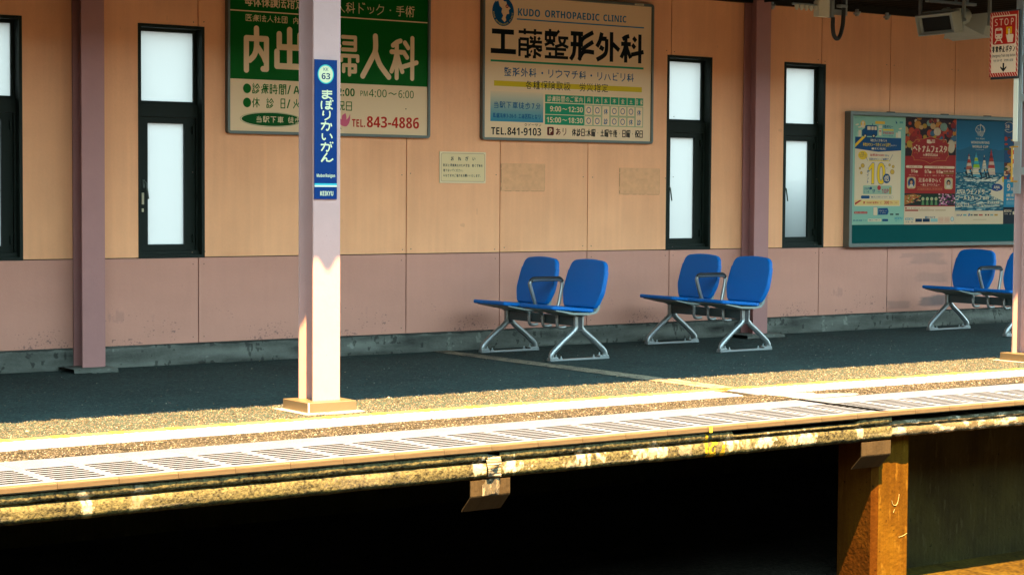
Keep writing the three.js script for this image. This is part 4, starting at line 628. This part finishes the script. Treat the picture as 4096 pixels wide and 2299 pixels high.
// emergency stop sign and button box on the right-hand post, both facing along the platform
const sTex = board(280, 500, 2.6, (c, w, h) => {
  box(c, 0, 0, w, h, '#b0261c'); c.save(); c.lineWidth = 4; c.strokeStyle = '#e8d8c4'; for (let y = -300; y < 800; y += 40) { c.beginPath(); c.moveTo(0, y); c.lineTo(280, y + 470); c.stroke(); } c.restore();
  box(c, 17, 26, 263, 470, '#e2d0b8'); rbox(c, 27, 36, 254, 250, 16, '#b0261c'); const W = '#e2d0b8';
  lt(c, 'S', 44, 52, 34, 52, W, false); lt(c, 'T', 92, 52, 38, 52, W, false); lt(c, 'O', 140, 52, 46, 52, W, false); lt(c, 'P', 202, 52, 34, 52, W, false);
  rbox(c, 52, 122, 124, 206, 16, W); box(c, 60, 142, 116, 168, '#b0261c'); rbox(c, 74, 127, 102, 133, 2, '#b0261c'); oval(c, 67, 188, 5, 5, '#b0261c'); oval(c, 109, 188, 5, 5, '#b0261c'); poly(c, [[70, 206], [80, 206], [58, 240], [46, 240]], W); poly(c, [[96, 206], [106, 206], [130, 240], [118, 240]], W); box(c, 66, 214, 112, 221, W);
  box(c, 162, 118, 218, 172, '#d9a800'); oval(c, 190, 140, 13, 13, '#b0261c'); oval(c, 190, 140, 9, 9, W); rbox(c, 184, 136, 196, 196, 6, W); rbox(c, 172, 176, 234, 206, 9, W); poly(c, [[158, 178], [166, 176], [184, 200], [234, 190], [226, 238], [178, 238]], W);
  jt(c, '非常停止ボタン', 22, 262, 236, 50, BLK, 0.13); lt(c, 'Emergency Train stop button', 22, 326, 236, 22, '#20303a', true); jt(c, '비상 정지 버튼', 40, 366, 88, 20, '#40525a', 0.1); jt(c, '緊急停止按钮', 144, 366, 92, 20, '#40525a', 0.1);
  poly(c, [[132, 396], [148, 396], [148, 436], [170, 420], [170, 434], [140, 466], [110, 434], [110, 420], [132, 436]], BLK);
});
const st = thing('emergency_sign', 'red and white emergency stop sign with a black arrow at the top right', 'sign', 5.47, 2.4615, 2.919);
{ const [g, m] = face(0.28, 0.5, 0.004, sTex, 0.5, [0.75, 0.62, 0.52]); const o = part('sign_face', g, m, st); o.rotation.y = -Math.PI / 2; part('backing', bx(0.0025, 0.01, -0.27, 0.262, -0.13, 0.146), M.black, st); }
const mb = thing('mounting_board', 'pale cream mounting strip on the right-hand post below the emergency sign', 'board', 5.49, 1.95, 3.03);
part('strip', rb(-0.004, 0.004, -0.245, 0.27, -0.022, 0.022, 0.002), M.cream, mb);
const bb = thing('button_box', 'yellow-framed emergency button box with red and white stripes, half hidden by the right post', 'button box', 5.5, 1.53, 3.02);
{ const t = board(60, 270, 2, (c, w, h) => { box(c, 0, 0, w, h, '#dccbb4'); for (let y = -100; y < 300; y += 76) poly(c, [[0, y + 44], [140, y - 60], [140, y - 22], [0, y + 82]], '#a8231a'); box(c, 24, 176, 140, 196, '#123c6a'); });
  const [g, m] = face(0.05, 0.25, 0.004, t); const o = part('panel', g, m, bb); o.rotation.y = -Math.PI / 2; o.position.set(0.004, 0, 0.008);
  part('box_frame', [rb(-0.008, 0.012, -0.14, -0.1285, -0.03, 0.034, 0.003), rb(-0.008, 0.012, 0.1285, 0.14, -0.03, 0.034, 0.003), rb(-0.008, 0.012, -0.128, 0.128, -0.03, -0.019, 0.003)], mat(0.34, 0.17, 0.01, 0.6), bb); }
[2.34, 2.04, 1.475].forEach((y, i) => { const k = thing('post_clamp', ['steel band clamp on the right-hand post beside the emergency sign', 'steel band clamp on the right-hand post above the yellow button box', 'steel band clamp on the right-hand post at the yellow button box'][i], 'clamp', 5.6, y, 3.1025, 'band clamps on the right-hand post'); part('band', [bx(-0.1, -0.0905, -0.028, 0.028, -0.098, 0.098), bx(-0.1, 0.1, -0.028, 0.028, 0.0885, 0.096)], M.steel, k); parts('bolt', [cyl(0.011, 0.02, -0.05, 0.0, 0.104, 'z', 6), cyl(0.011, 0.02, -0.02, 0.0, 0.104, 'z', 6)], M.steel, k); });
const cd = thing('conduit_channel', 'thin steel channel running down the left edge of the right-hand post', 'channel', 5.507, 0, 3.03); part('channel', rb(-0.006, 0.006, 1.3, 2.9, -0.02, 0.05, 0.002), M.steel, cd);

// poster board with its posters
const pbd = thing('poster_board', 'wide framed teal poster board on the wall holding four posters', 'notice board', 8.2, 1.4265, 0.004);
part('frame', frameGeo(3.04, 1.278, 0.036, 0.08, 0.012), frameM, pbd);
part('backing', bx(-1.486, 1.486, -0.605, 0.605, 0.0, 0.03), mat(0.002, 0.05, 0.045, 0.9, { specularIntensity: 0.15 }), pbd);
parts('hinge', [-0.95, -0.2, 0.42, 1.0].map((x) => rb(x - 0.04, x + 0.04, 0.638, 0.648, 0.02, 0.06, 0.003)), M.black, pbd);
const poster = (label, x0, w, t) => { const p = thing('poster', label, 'poster', x0 + w / 2, 1.5155, 0.0355); part('sheet', ...face(w, 1.035, 0.0015, t, 0.5, [0.68, 0.52, 0.4]), p); };
const p1 = board(520, 1100, 1.3, (c, w, h) => {
  const N = '#0d4b86', Wt = '#e6dcc4', Y = '#e6c52a', Rd = '#b2323e';
  box(c, 0, 0, w, h, '#8ec9be'); rbox(c, 20, 225, 480, 912, 10, Wt); lt(c, 'KEIKYU GROUP', 8, 24, 110, 8, '#4a8a8a', false);
  for (const [x, y] of [[34, 98], [60, 122], [466, 126]]) { oval(c, x, y, 14, 7, Wt); oval(c, x + 10, y - 4, 10, 8, Wt); }
  box(c, 36, 166, 52, 216, '#a9d6cb'); box(c, 52, 150, 78, 216, Wt); box(c, 424, 166, 448, 216, Wt); box(c, 446, 150, 474, 216, '#dfe8dc');
  oval(c, 95, 88, 24, 34, '#e9c24a'); oval(c, 95, 76, 13, 14, Wt); oval(c, 95, 110, 18, 18, Wt);
  rbox(c, 116, 98, 238, 208, 18, N); poly(c, [[86, 150], [130, 118], [130, 208], [86, 208]], N); rbox(c, 138, 110, 172, 146, 6, Wt); rbox(c, 178, 110, 202, 146, 4, Wt); rbox(c, 208, 110, 232, 146, 4, Wt); for (const x of [118, 202]) { oval(c, x, 206, 18, 18, '#23313c'); oval(c, x, 206, 9, 9, Wt); } box(c, 186, 82, 192, 98, N);
  rbox(c, 216, 56, 312, 84, 3, '#e9c24a'); poly(c, [[420, 40], [440, 72], [424, 74]], N); rbox(c, 460, 50, 496, 70, 2, '#5aa3a8'); box(c, 250, 96, 284, 128, Wt); rbox(c, 252, 136, 280, 200, 3, Wt); box(c, 256, 150, 276, 160, Rd);
  jt(c, '京急タクシーも', 296, 92, 108, 32, N, 0.12); rbox(c, 294, 132, 402, 148, 5, Y); lt(c, 'PASMO', 294, 158, 110, 26, '#c5546a'); jt(c, 'ポイントをためる', 296, 194, 108, 12, N, 0.1);
  poly(c, [[20, 218], [480, 222], [480, 345], [250, 364], [20, 336]], N); poly(c, [[20, 290], [20, 326], [124, 214], [92, 214]], Y); jt(c, '京急プレミアポイント', 170, 236, 168, 28, Wt, 0.12); jt(c, '京急タクシーでポイント', 96, 276, 224, 34, Y, 0.13); lt(c, 'UP!', 322, 274, 50, 36, Y); jt(c, 'キャンペーン', 374, 288, 60, 18, Wt, 0.12); rbox(c, 184, 324, 208, 342, 3, Wt); lt(c, '9.1', 214, 322, 30, 20, Wt); oval(c, 253, 333, 8, 9, null, Wt, 2); lt(c, '10.31', 266, 322, 46, 20, Wt); oval(c, 318, 333, 8, 9, null, Wt, 2);
  oval(c, 98, 402, 46, 44, Y); jt(c, '京急', 80, 374, 30, 14, N, 0.12); jt(c, 'プレミアポイント', 62, 394, 72, 14, N, 0.12); jt(c, 'マイページに', 68, 412, 60, 14, N, 0.12);
  jt(c, '登録済', 168, 384, 72, 26, Rd, 0.12); lt(c, 'PASMO', 240, 388, 74, 20, Rd); jt(c, 'なら', 320, 386, 40, 24, N, 0.12); box(c, 160, 448, 356, 456, Y); jt(c, '京急タクシーご利用で', 160, 426, 196, 26, N, 0.12);
  c.strokeStyle = N; c.lineWidth = 3; for (const [a, b, d, e] of [[130, 418, 146, 456], [396, 388, 362, 458], [318, 500, 324, 518], [330, 528, 346, 528]]) { c.beginPath(); c.moveTo(a, b); c.lineTo(d, e); c.stroke(); }
  c.font = 'bold 250px sans-serif'; c.textAlign = 'left'; c.save(); c.translate(146, 686); c.scale(0.66, 1.16); c.lineWidth = 8; c.strokeStyle = N; c.strokeText('10', 0, 0); c.fillStyle = '#f0cf1e'; c.fillText('10', 0, 0); c.restore();
  [...'ポイント'].forEach((ch, i) => jt(c, ch, 138, 550 + i * 34, 26, 30, N, 0.13)); oval(c, 338, 632, 37, 48, N); jt(c, '倍', 312, 600, 52, 62, Wt, 0.11);
  for (const [x, y, r] of [[98, 506, 17], [72, 532, 9], [86, 578, 11], [366, 494, 10], [402, 510, 12], [394, 564, 20]]) { oval(c, x, y, r, r * 1.2, '#d4b34a', '#7d6a34', 3); }
  rbox(c, 104, 704, 392, 792, 10, '#9cc4b4'); lt(c, '200', 114, 726, 34, 22, N, false); jt(c, '円', 150, 724, 22, 26, N, 0.1); jt(c, 'につき', 114, 756, 56, 24, N, 0.1); oval(c, 182, 732, 12, 14, N); lt(c, '1P', 196, 742, 28, 38, N); oval(c, 264, 726, 18, 24, Rd); lt(c, '10P', 290, 736, 72, 46, '#a63a5e'); rbox(c, 366, 720, 384, 788, 6, '#b0a34e');
  c.strokeStyle = N; c.lineWidth = 3; c.beginPath(); c.moveTo(250, 768); c.lineTo(278, 768); c.stroke();
  rbox(c, 86, 806, 408, 836, 12, Wt, '#7aa', 2); rbox(c, 86, 806, 172, 836, 12, N); jt(c, '京急プレミアポイントマイページから', 184, 812, 208, 18, N, 0.11); rbox(c, 24, 850, 470, 902, 8, '#ead38a'); jt(c, '期間中', 96, 866, 44, 22, Rd, 0.12); lt(c, 'PASMO', 142, 868, 56, 18, Rd); jt(c, '登録の方には', 200, 866, 110, 22, Rd, 0.12); lt(c, '300', 316, 860, 52, 30, Rd); jt(c, 'プレゼント', 372, 866, 84, 22, Rd, 0.12); poly(c, [[26, 880], [30, 900], [96, 852], [76, 850]], Rd);
  rbox(c, 20, 966, 152, 988, 8, Rd); jt(c, '京急プレミアポイントアプリ', 28, 970, 116, 14, Wt, 0.12); rbox(c, 210, 922, 250, 1006, 6, Wt, '#678', 2); poly(c, [[258, 934], [352, 930], [364, 966], [352, 998], [258, 1000]], N); jt(c, 'アプリのダウンロードは', 266, 952, 82, 13, Wt, 0.12); jt(c, 'こちらから', 276, 972, 60, 13, Wt, 0.12);
  rbox(c, 378, 988, 412, 1002, 3, '#263238'); rbox(c, 434, 988, 468, 1002, 3, '#263238'); lt(c, '045-225-9696', 10, 1048, 92, 14, N); jt(c, 'くわしくは', 112, 1046, 40, 16, N, 0.12); rbox(c, 158, 1040, 290, 1068, 3, Wt); jt(c, '京急プレミアポイント', 164, 1046, 120, 16, N, 0.12); rbox(c, 300, 1042, 360, 1066, 8, N); lt(c, 'KEIKYU', 424, 1022, 82, 28, '#2f8fb4'); jt(c, '京急グループ', 428, 1058, 74, 12, '#2f8fb4', 0.1);
});
poster('pale turquoise taxi points poster with a big yellow 10, leftmost on the board', 6.759, 0.703, p1);
const p2 = board(510, 1100, 1.3, (c, w, h) => {
  const Wt = '#e3cfb4', R = '#9c1f18'; box(c, 0, 0, w, h, '#2a1210'); seed = 41;
  for (let i = 0; i < 90; i++) { const x = rr(-10, 520), y = rr(-10, 330), r = rr(14, 46) * (y < 60 ? 0.8 : 1), k = rnd(), col = k < 0.45 ? ['#b02a16', '#8f2214', '#c64a1c'][i % 3] : ['#d8b078', '#c98a2a', '#7fa79a', '#d9cbb0', '#5b3a6a', '#3a6f96', '#c2a024'][i % 7]; oval(c, x, y, r * 0.8, r, col); c.strokeStyle = 'rgba(60,15,5,.45)'; c.lineWidth = 1.6; for (let q = -2; q < 3; q++) { c.beginPath(); c.ellipse(x, y, Math.abs(q) * r * 0.28 + 1, r, 0, 0, 7); c.stroke(); } box(c, x - r * 0.3, y - r - 3, x + r * 0.3, y - r + 2, '#3a1a0c'); }
  oval(c, 460, 290, 38, 70, '#d6cdb6'); c.strokeStyle = '#9a8f78'; for (let q = 0; q < 7; q++) { c.beginPath(); c.ellipse(460, 290, q * 6, 70, 0, 0, 7); c.stroke(); }
  poly(c, [[0, 400], [510, 380], [510, 780], [0, 780]], R); c.beginPath(); c.moveTo(100, 230); c.quadraticCurveTo(180, 228, 250, 190); c.quadraticCurveTo(320, 226, 410, 226); c.quadraticCurveTo(410, 260, 438, 270); c.quadraticCurveTo(420, 330, 438, 390); c.quadraticCurveTo(410, 410, 410, 440); c.quadraticCurveTo(300, 430, 250, 478); c.quadraticCurveTo(200, 430, 90, 440); c.quadraticCurveTo(92, 404, 62, 394); c.quadraticCurveTo(84, 330, 62, 270); c.quadraticCurveTo(92, 258, 100, 230); c.fillStyle = R; c.fill(); c.strokeStyle = '#c4863a'; c.lineWidth = 4; c.stroke();
  rbox(c, 214, 226, 250, 262, 4, Wt); oval(c, 240, 254, 26, 12, Wt); for (const y of [226, 238, 250]) box(c, 262, y, 296, y + 7, Wt); jt(c, 'ベトナムフェスタ', 78, 282, 346, 74, Wt, 0.13); lt(c, 'in', 178, 372, 18, 22, Wt); jt(c, '神奈川', 200, 364, 72, 34, Wt, 0.12); lt(c, '2024', 272, 370, 54, 25, Wt); lt(c, 'Le hoi van hoa Viet Nam tai Kanagawa 2024', 150, 408, 200, 10, '#d8a06a', false);
  for (const x of [122, 372]) { c.strokeStyle = '#c4863a'; c.lineWidth = 3; c.beginPath(); c.arc(x, 246, 20, 3.4, 6.2); c.arc(x + 14, 252, 12, 3.2, 6); c.stroke(); c.beginPath(); c.arc(x - 16, 376, 18, 3.4, 6.2); c.stroke(); }
  rbox(c, 10, 494, 176, 520, 12, Wt); jt(c, '交流プログラム', 40, 500, 110, 14, R, 0.12); rbox(c, 190, 496, 500, 522, 12, Wt); jt(c, '文化交流プログラム', 260, 502, 160, 14, R, 0.12);
  lt(c, '9/6', 62, 532, 42, 36, Wt); oval(c, 116, 556, 12, 13, Wt); lt(c, '9/7', 196, 536, 44, 36, Wt); oval(c, 252, 560, 12, 13, Wt); oval(c, 286, 560, 18, 14, '#c0563c'); lt(c, '9/8', 314, 536, 44, 36, Wt); oval(c, 370, 560, 12, 13, Wt); lt(c, '10:00~18:00', 384, 540, 108, 16, Wt); rbox(c, 384, 562, 492, 578, 2, '#8a6a2c'); jt(c, '横浜大さん', 40, 586, 100, 14, Wt, 0.1); jt(c, '日本大通り・神奈川・久里浜会場・海岸パーク', 196, 588, 290, 14, Wt, 0.1);
  for (const [x, y, b] of [[66, 672, '#284a86'], [440, 676, '#b9b5a4']]) { rbox(c, x - 42, y - 60, x + 42, y + 60, 20, '#c9b98c'); oval(c, x, y, 34, 50, b); oval(c, x, y - 10, 20, 28, '#20161a'); oval(c, x, y - 4, 12, 17, '#c99a78'); poly(c, [[x - 24, y + 46], [x - 12, y + 14], [x + 12, y + 14], [x + 24, y + 46]], '#d6cfc2'); }
  jt(c, '交流の華ひらく', 134, 620, 236, 46, Wt, 0.1); jt(c, '〜美しきベトナム〜', 156, 676, 194, 30, Wt, 0.1); box(c, 122, 714, 384, 717, '#c4863a'); lt(c, 'mo rong ket noi giao luu - Viet Nam tuoi dep', 128, 724, 250, 13, '#d8a06a', false); box(c, 122, 744, 384, 747, '#c4863a');
  box(c, 0, 780, 510, 910, '#1b2418'); poly(c, [[0, 800], [90, 786], [150, 800], [60, 880], [0, 900]], '#a86a2c'); for (let i = 0; i < 60; i++) oval(c, rr(20, 160), rr(800, 880), rr(4, 11), rr(3, 7), ['#5f8a30', '#c96a2a', '#d0c090', '#86301c'][i % 4]); box(c, 164, 790, 340, 904, '#12301a'); for (let i = 0; i < 4; i++) { const x = 184 + i * 44; oval(c, x, 836, 15, 18, '#9fc39a'); oval(c, x, 838, 7, 10, '#c99a78'); poly(c, [[x - 14, 900], [x - 8, 856], [x + 8, 856], [x + 14, 900]], '#5a8a5e'); } for (let i = 0; i < 70; i++) oval(c, rr(346, 508), rr(788, 900), rr(5, 13), rr(5, 11), ['#a34a8a', '#c98ab4', '#6a2a6a', '#3a4a20', '#d6b6c4'][i % 5]);
  box(c, 0, 904, 510, 914, R); box(c, 0, 914, 510, 1100, '#dfcfb8'); rbox(c, 8, 926, 26, 940, 2, R); jt(c, '京急電車で神奈川の会場へお越しください、', 30, 928, 240, 12, '#5a3a30', 0.1); rbox(c, 8, 948, 140, 962, 2, R); box(c, 146, 951, 300, 957, '#8a6a58'); box(c, 308, 951, 416, 957, '#8a6a58');
  lt(c, 'KEIKYU', 10, 1030, 84, 28, '#3f93b0'); jt(c, '京急電車', 12, 1068, 78, 14, '#5a7a84', 0.1); jt(c, '横浜', 206, 1014, 40, 26, '#2a5f8c', 0.12); lt(c, '1DAY', 248, 1018, 46, 18, '#2a5f8c'); jt(c, 'きっぷ', 296, 1016, 40, 24, '#2a5f8c', 0.12); rbox(c, 112, 1040, 178, 1074, 3, '#0f2c52'); rbox(c, 186, 1040, 256, 1074, 3, '#0f2c52'); rbox(c, 264, 1040, 336, 1074, 3, '#8ec2c8'); for (let y = 1026; y < 1080; y += 13) { box(c, 342, y, 396, y + 5, '#c98a80'); box(c, 404, y, 458, y + 5, '#c98a80'); } oval(c, 484, 1046, 15, 22, '#bcd6d4', '#3f7fb0', 4);
});
poster('red festival poster crowded with paper lanterns, second from the left', 7.464, 0.716, p2);
const p3 = board(490, 1100, 1.3, (c, w, h) => {
  const Wt = '#d9d2bc', g = c.createLinearGradient(0, 0, 0, 580); g.addColorStop(0, '#0b5c86'); g.addColorStop(0.5, '#1670a0'); g.addColorStop(1, '#4aa0c4'); c.fillStyle = g; c.fillRect(0, 0, w, 600); seed = 77;
  c.beginPath(); c.moveTo(0, 330); for (let x = 0; x <= 490; x += 10) c.lineTo(x, 300 + 26 * Math.sin(x * 0.016 + 1) - 22 * vn(x * 0.03, 1, 99, 99, 251)); c.lineTo(490, 590); c.lineTo(0, 590); c.fillStyle = '#1d628a'; c.fill();
  c.save(); c.globalAlpha = 0.45; box(c, 0, 440, 490, 590, '#3d90b8'); c.restore(); box(c, 0, 556, 490, 980, '#145c7c'); for (let i = 0; i < 900; i++) { const y = 556 + 420 * Math.pow(rnd(), 1.3); oval(c, rr(0, 490), y, rr(4, 26) * (0.4 + (y - 556) / 300), rr(1, 4), ['#8fc3cc', '#2f7f9c', '#0d4660', '#c9dcd6', '#0f5270'][i % 5]); }
  for (let i = 0; i < 60; i++) oval(c, rr(90, 420), rr(610, 650), rr(8, 30), rr(2, 6), '#d9e0d6');
  c.strokeStyle = Wt; c.lineWidth = 5; c.beginPath(); c.arc(240, 104, 46, 2.6, 6.85); c.stroke(); c.beginPath(); c.moveTo(240, 44); c.lineTo(240, 122); c.lineTo(282, 122); c.quadraticCurveTo(276, 76, 244, 50); c.stroke(); for (let k = 0; k < 4; k++) { c.beginPath(); c.moveTo(198 + k * 6, 128 + k * 13); c.quadraticCurveTo(222, 116 + k * 13, 242, 130 + k * 13); c.quadraticCurveTo(262, 142 + k * 13, 284 - k * 6, 126 + k * 13); c.stroke(); } box(c, 204, 88, 222, 93, Wt); box(c, 212, 100, 234, 105, Wt);
  lt(c, 'FLY ANA!', 196, 192, 90, 16, Wt, false); lt(c, 'WINDSURFING', 148, 226, 188, 26, Wt); lt(c, 'WORLD CUP', 162, 270, 162, 26, Wt); lt(c, 'YOKOSUKA & MIURA', 196, 312, 86, 7, Wt, false);
  const sail = (x, y, hh, ww, cols) => { for (let k = 0; k < cols.length; k++) { const a = k / cols.length, b = (k + 1) / cols.length, e = (t) => ww * Math.sin(Math.min(1, t * 1.25) * 1.5) * (0.55 + 0.45 * t); poly(c, [[x + ww * 0.5 - e(a) * 0.35 - a * 10, y + a * hh], [x + ww * 0.5 + e(a) * 0.65, y + a * hh], [x + ww * 0.5 + e(b) * 0.65, y + b * hh], [x + ww * 0.5 - e(b) * 0.35 - b * 10, y + b * hh]], cols[k]); } c.strokeStyle = '#102a3a'; c.lineWidth = 2.5; c.beginPath(); c.moveTo(x + ww * 0.5, y); c.quadraticCurveTo(x + ww * 0.2, y + hh * 0.5, x + ww * 0.1, y + hh); c.stroke(); for (let q = 1; q < 6; q++) { c.beginPath(); c.moveTo(x + ww * 0.2, y + (q * hh) / 6); c.lineTo(x + ww * 0.95, y + (q * hh) / 6 - 6); c.stroke(); } };
  const man = (x, y) => { oval(c, x, y - 34, 8, 9, '#1c2c3a'); poly(c, [[x - 10, y - 24], [x + 10, y - 26], [x + 22, y + 4], [x + 30, y + 42], [x + 20, y + 44], [x + 4, y + 6]], '#14202c'); poly(c, [[x - 10, y - 22], [x + 8, y - 24], [x + 10, y - 6], [x - 6, y - 4]], '#2f86b4'); poly(c, [[x - 14, y + 52], [x + 60, y + 40], [x + 66, y + 48], [x + 20, y + 62]], '#0f2a38'); };
  sail(100, 352, 210, 58, ['#a3301c', '#b8a99c', '#a3301c', '#d0c4b4', '#b05a44', '#d9d2bc']); sail(158, 330, 280, 84, ['#2f8fb0', '#3f9fc0', '#a9c42a', '#35b0c4', '#8fc42a', '#d9d2bc', '#d9d2bc', '#4a9ab8']); sail(262, 362, 190, 44, ['#d9d2bc', '#1d3f70', '#d9d2bc', '#d9d2bc', '#b8c4c4', '#d9d2bc']); sail(318, 298, 280, 72, ['#a3201c', '#a3201c', '#7d1a1a', '#a3301c', '#d0b4a4', '#b0302a', '#d9d2bc', '#c9b4a8']);
  man(92, 548); man(146, 556); man(238, 560); man(290, 566); man(316, 560);
  poly(c, [[470, 600], [490, 590], [490, 860], [356, 790], [376, 700]], '#d9d2bc'); poly(c, [[470, 600], [490, 590], [490, 650], [478, 660]], '#d6c02a'); c.save(); c.beginPath(); c.ellipse(420, 712, 60, 40, 0, 0, 7); c.clip(); box(c, 366, 672, 490, 756, '#123f86'); c.restore(); lt(c, 'ANA', 388, 694, 62, 30, Wt);
  lt(c, 'ANA', 10, 738, 92, 46, Wt); jt(c, 'ウインドサーフィン', 110, 728, 340, 60, Wt, 0.14); jt(c, 'ワールドカップ', 8, 796, 258, 50, Wt, 0.14); jt(c, '横須賀・三浦大会', 278, 806, 172, 38, Wt, 0.12); lt(c, '2024.11.8', 8, 876, 134, 44, Wt); lt(c, 'Fri', 146, 894, 22, 24, Wt); box(c, 176, 894, 204, 899, Wt); lt(c, '11.12', 212, 872, 74, 44, Wt); lt(c, 'Tue', 290, 890, 26, 24, Wt); jt(c, '津久井浜海岸', 322, 856, 128, 34, Wt, 0.12); lt(c, 'Tsukuihama beach', 322, 898, 128, 14, Wt);
  box(c, 0, 960, w, h, '#d9ccb4'); lt(c, 'ANA', 14, 996, 36, 18, '#123f86'); poly(c, [[52, 1014], [62, 996], [72, 996], [62, 1014]], '#123f86'); rbox(c, 82, 998, 116, 1012, 2, '#4aa0b0'); poly(c, [[132, 1016], [138, 988], [152, 992], [146, 1014]], '#1f5fa0'); for (const [x, q, k] of [[156, 22, '#56646a'], [188, 42, '#6a5a50'], [240, 40, '#b0524a'], [304, 16, '#23313c'], [330, 16, '#6a2a30'], [356, 32, '#7aa0a8'], [400, 34, '#b08a3a']]) rbox(c, x, 996, x + q, 1012, 3, k); box(c, 180, 1050, 320, 1055, '#a59a86');
});
poster('deep blue windsurfing poster with four sails on the sea, third from the left', 8.182, 0.711, p3);
const p4 = board(510, 1100, 1, (c, w, h) => {
  const Wt = '#dccfb8'; box(c, 0, 0, w, h, '#1a4f86'); seed = 99; for (let i = 0; i < 160; i++) oval(c, rr(0, 510), rr(150, 640), rr(10, 40), rr(8, 30), ['#b06a2a', '#7d3020', '#c9a03a', '#3a5a30', '#d6b48a', '#5a2a1c', '#a83a24'][i % 7]); poly(c, [[120, 0], [510, 0], [510, 60], [300, 120]], '#c9a82a');
  oval(c, 44, 68, 52, 54, '#1a4f86', Wt, 5); lt(c, '58', 4, 42, 46, 34, Wt); rbox(c, 4, 88, 46, 98, 2, '#9ab0b4'); poly(c, [[80, 110], [100, 60], [120, 112], [112, 170], [84, 166]], '#7a6a2a');
  box(c, 0, 622, 510, 920, '#1f86b8'); lt(c, '2024', 36, 632, 46, 22, Wt); jt(c, '年', 84, 630, 22, 26, Wt, 0.12); lt(c, '9', 34, 670, 36, 74, Wt); jt(c, '月', 74, 712, 30, 36, Wt, 0.12); lt(c, '7', 110, 670, 40, 74, Wt); jt(c, '横須賀市', 28, 776, 150, 36, Wt, 0.12); oval(c, 42, 836, 11, 12, Wt); lt(c, '10:00~20:00', 58, 826, 110, 20, Wt); for (let y = 860; y < 900; y += 14) box(c, 28, y, 150, y + 4, '#8cc0d0'); box(c, 0, 920, 510, 1100, '#101c2c'); lt(c, 'KEIKYU', 6, 948, 82, 28, Wt); jt(c, '京急電車', 10, 986, 74, 16, Wt, 0.1); rbox(c, 100, 966, 150, 1000, 4, Wt);
});
poster('multicoloured event poster, rightmost on the board and mostly behind the post', 8.895, 0.728, p4);

renderer.render(scene, camera);
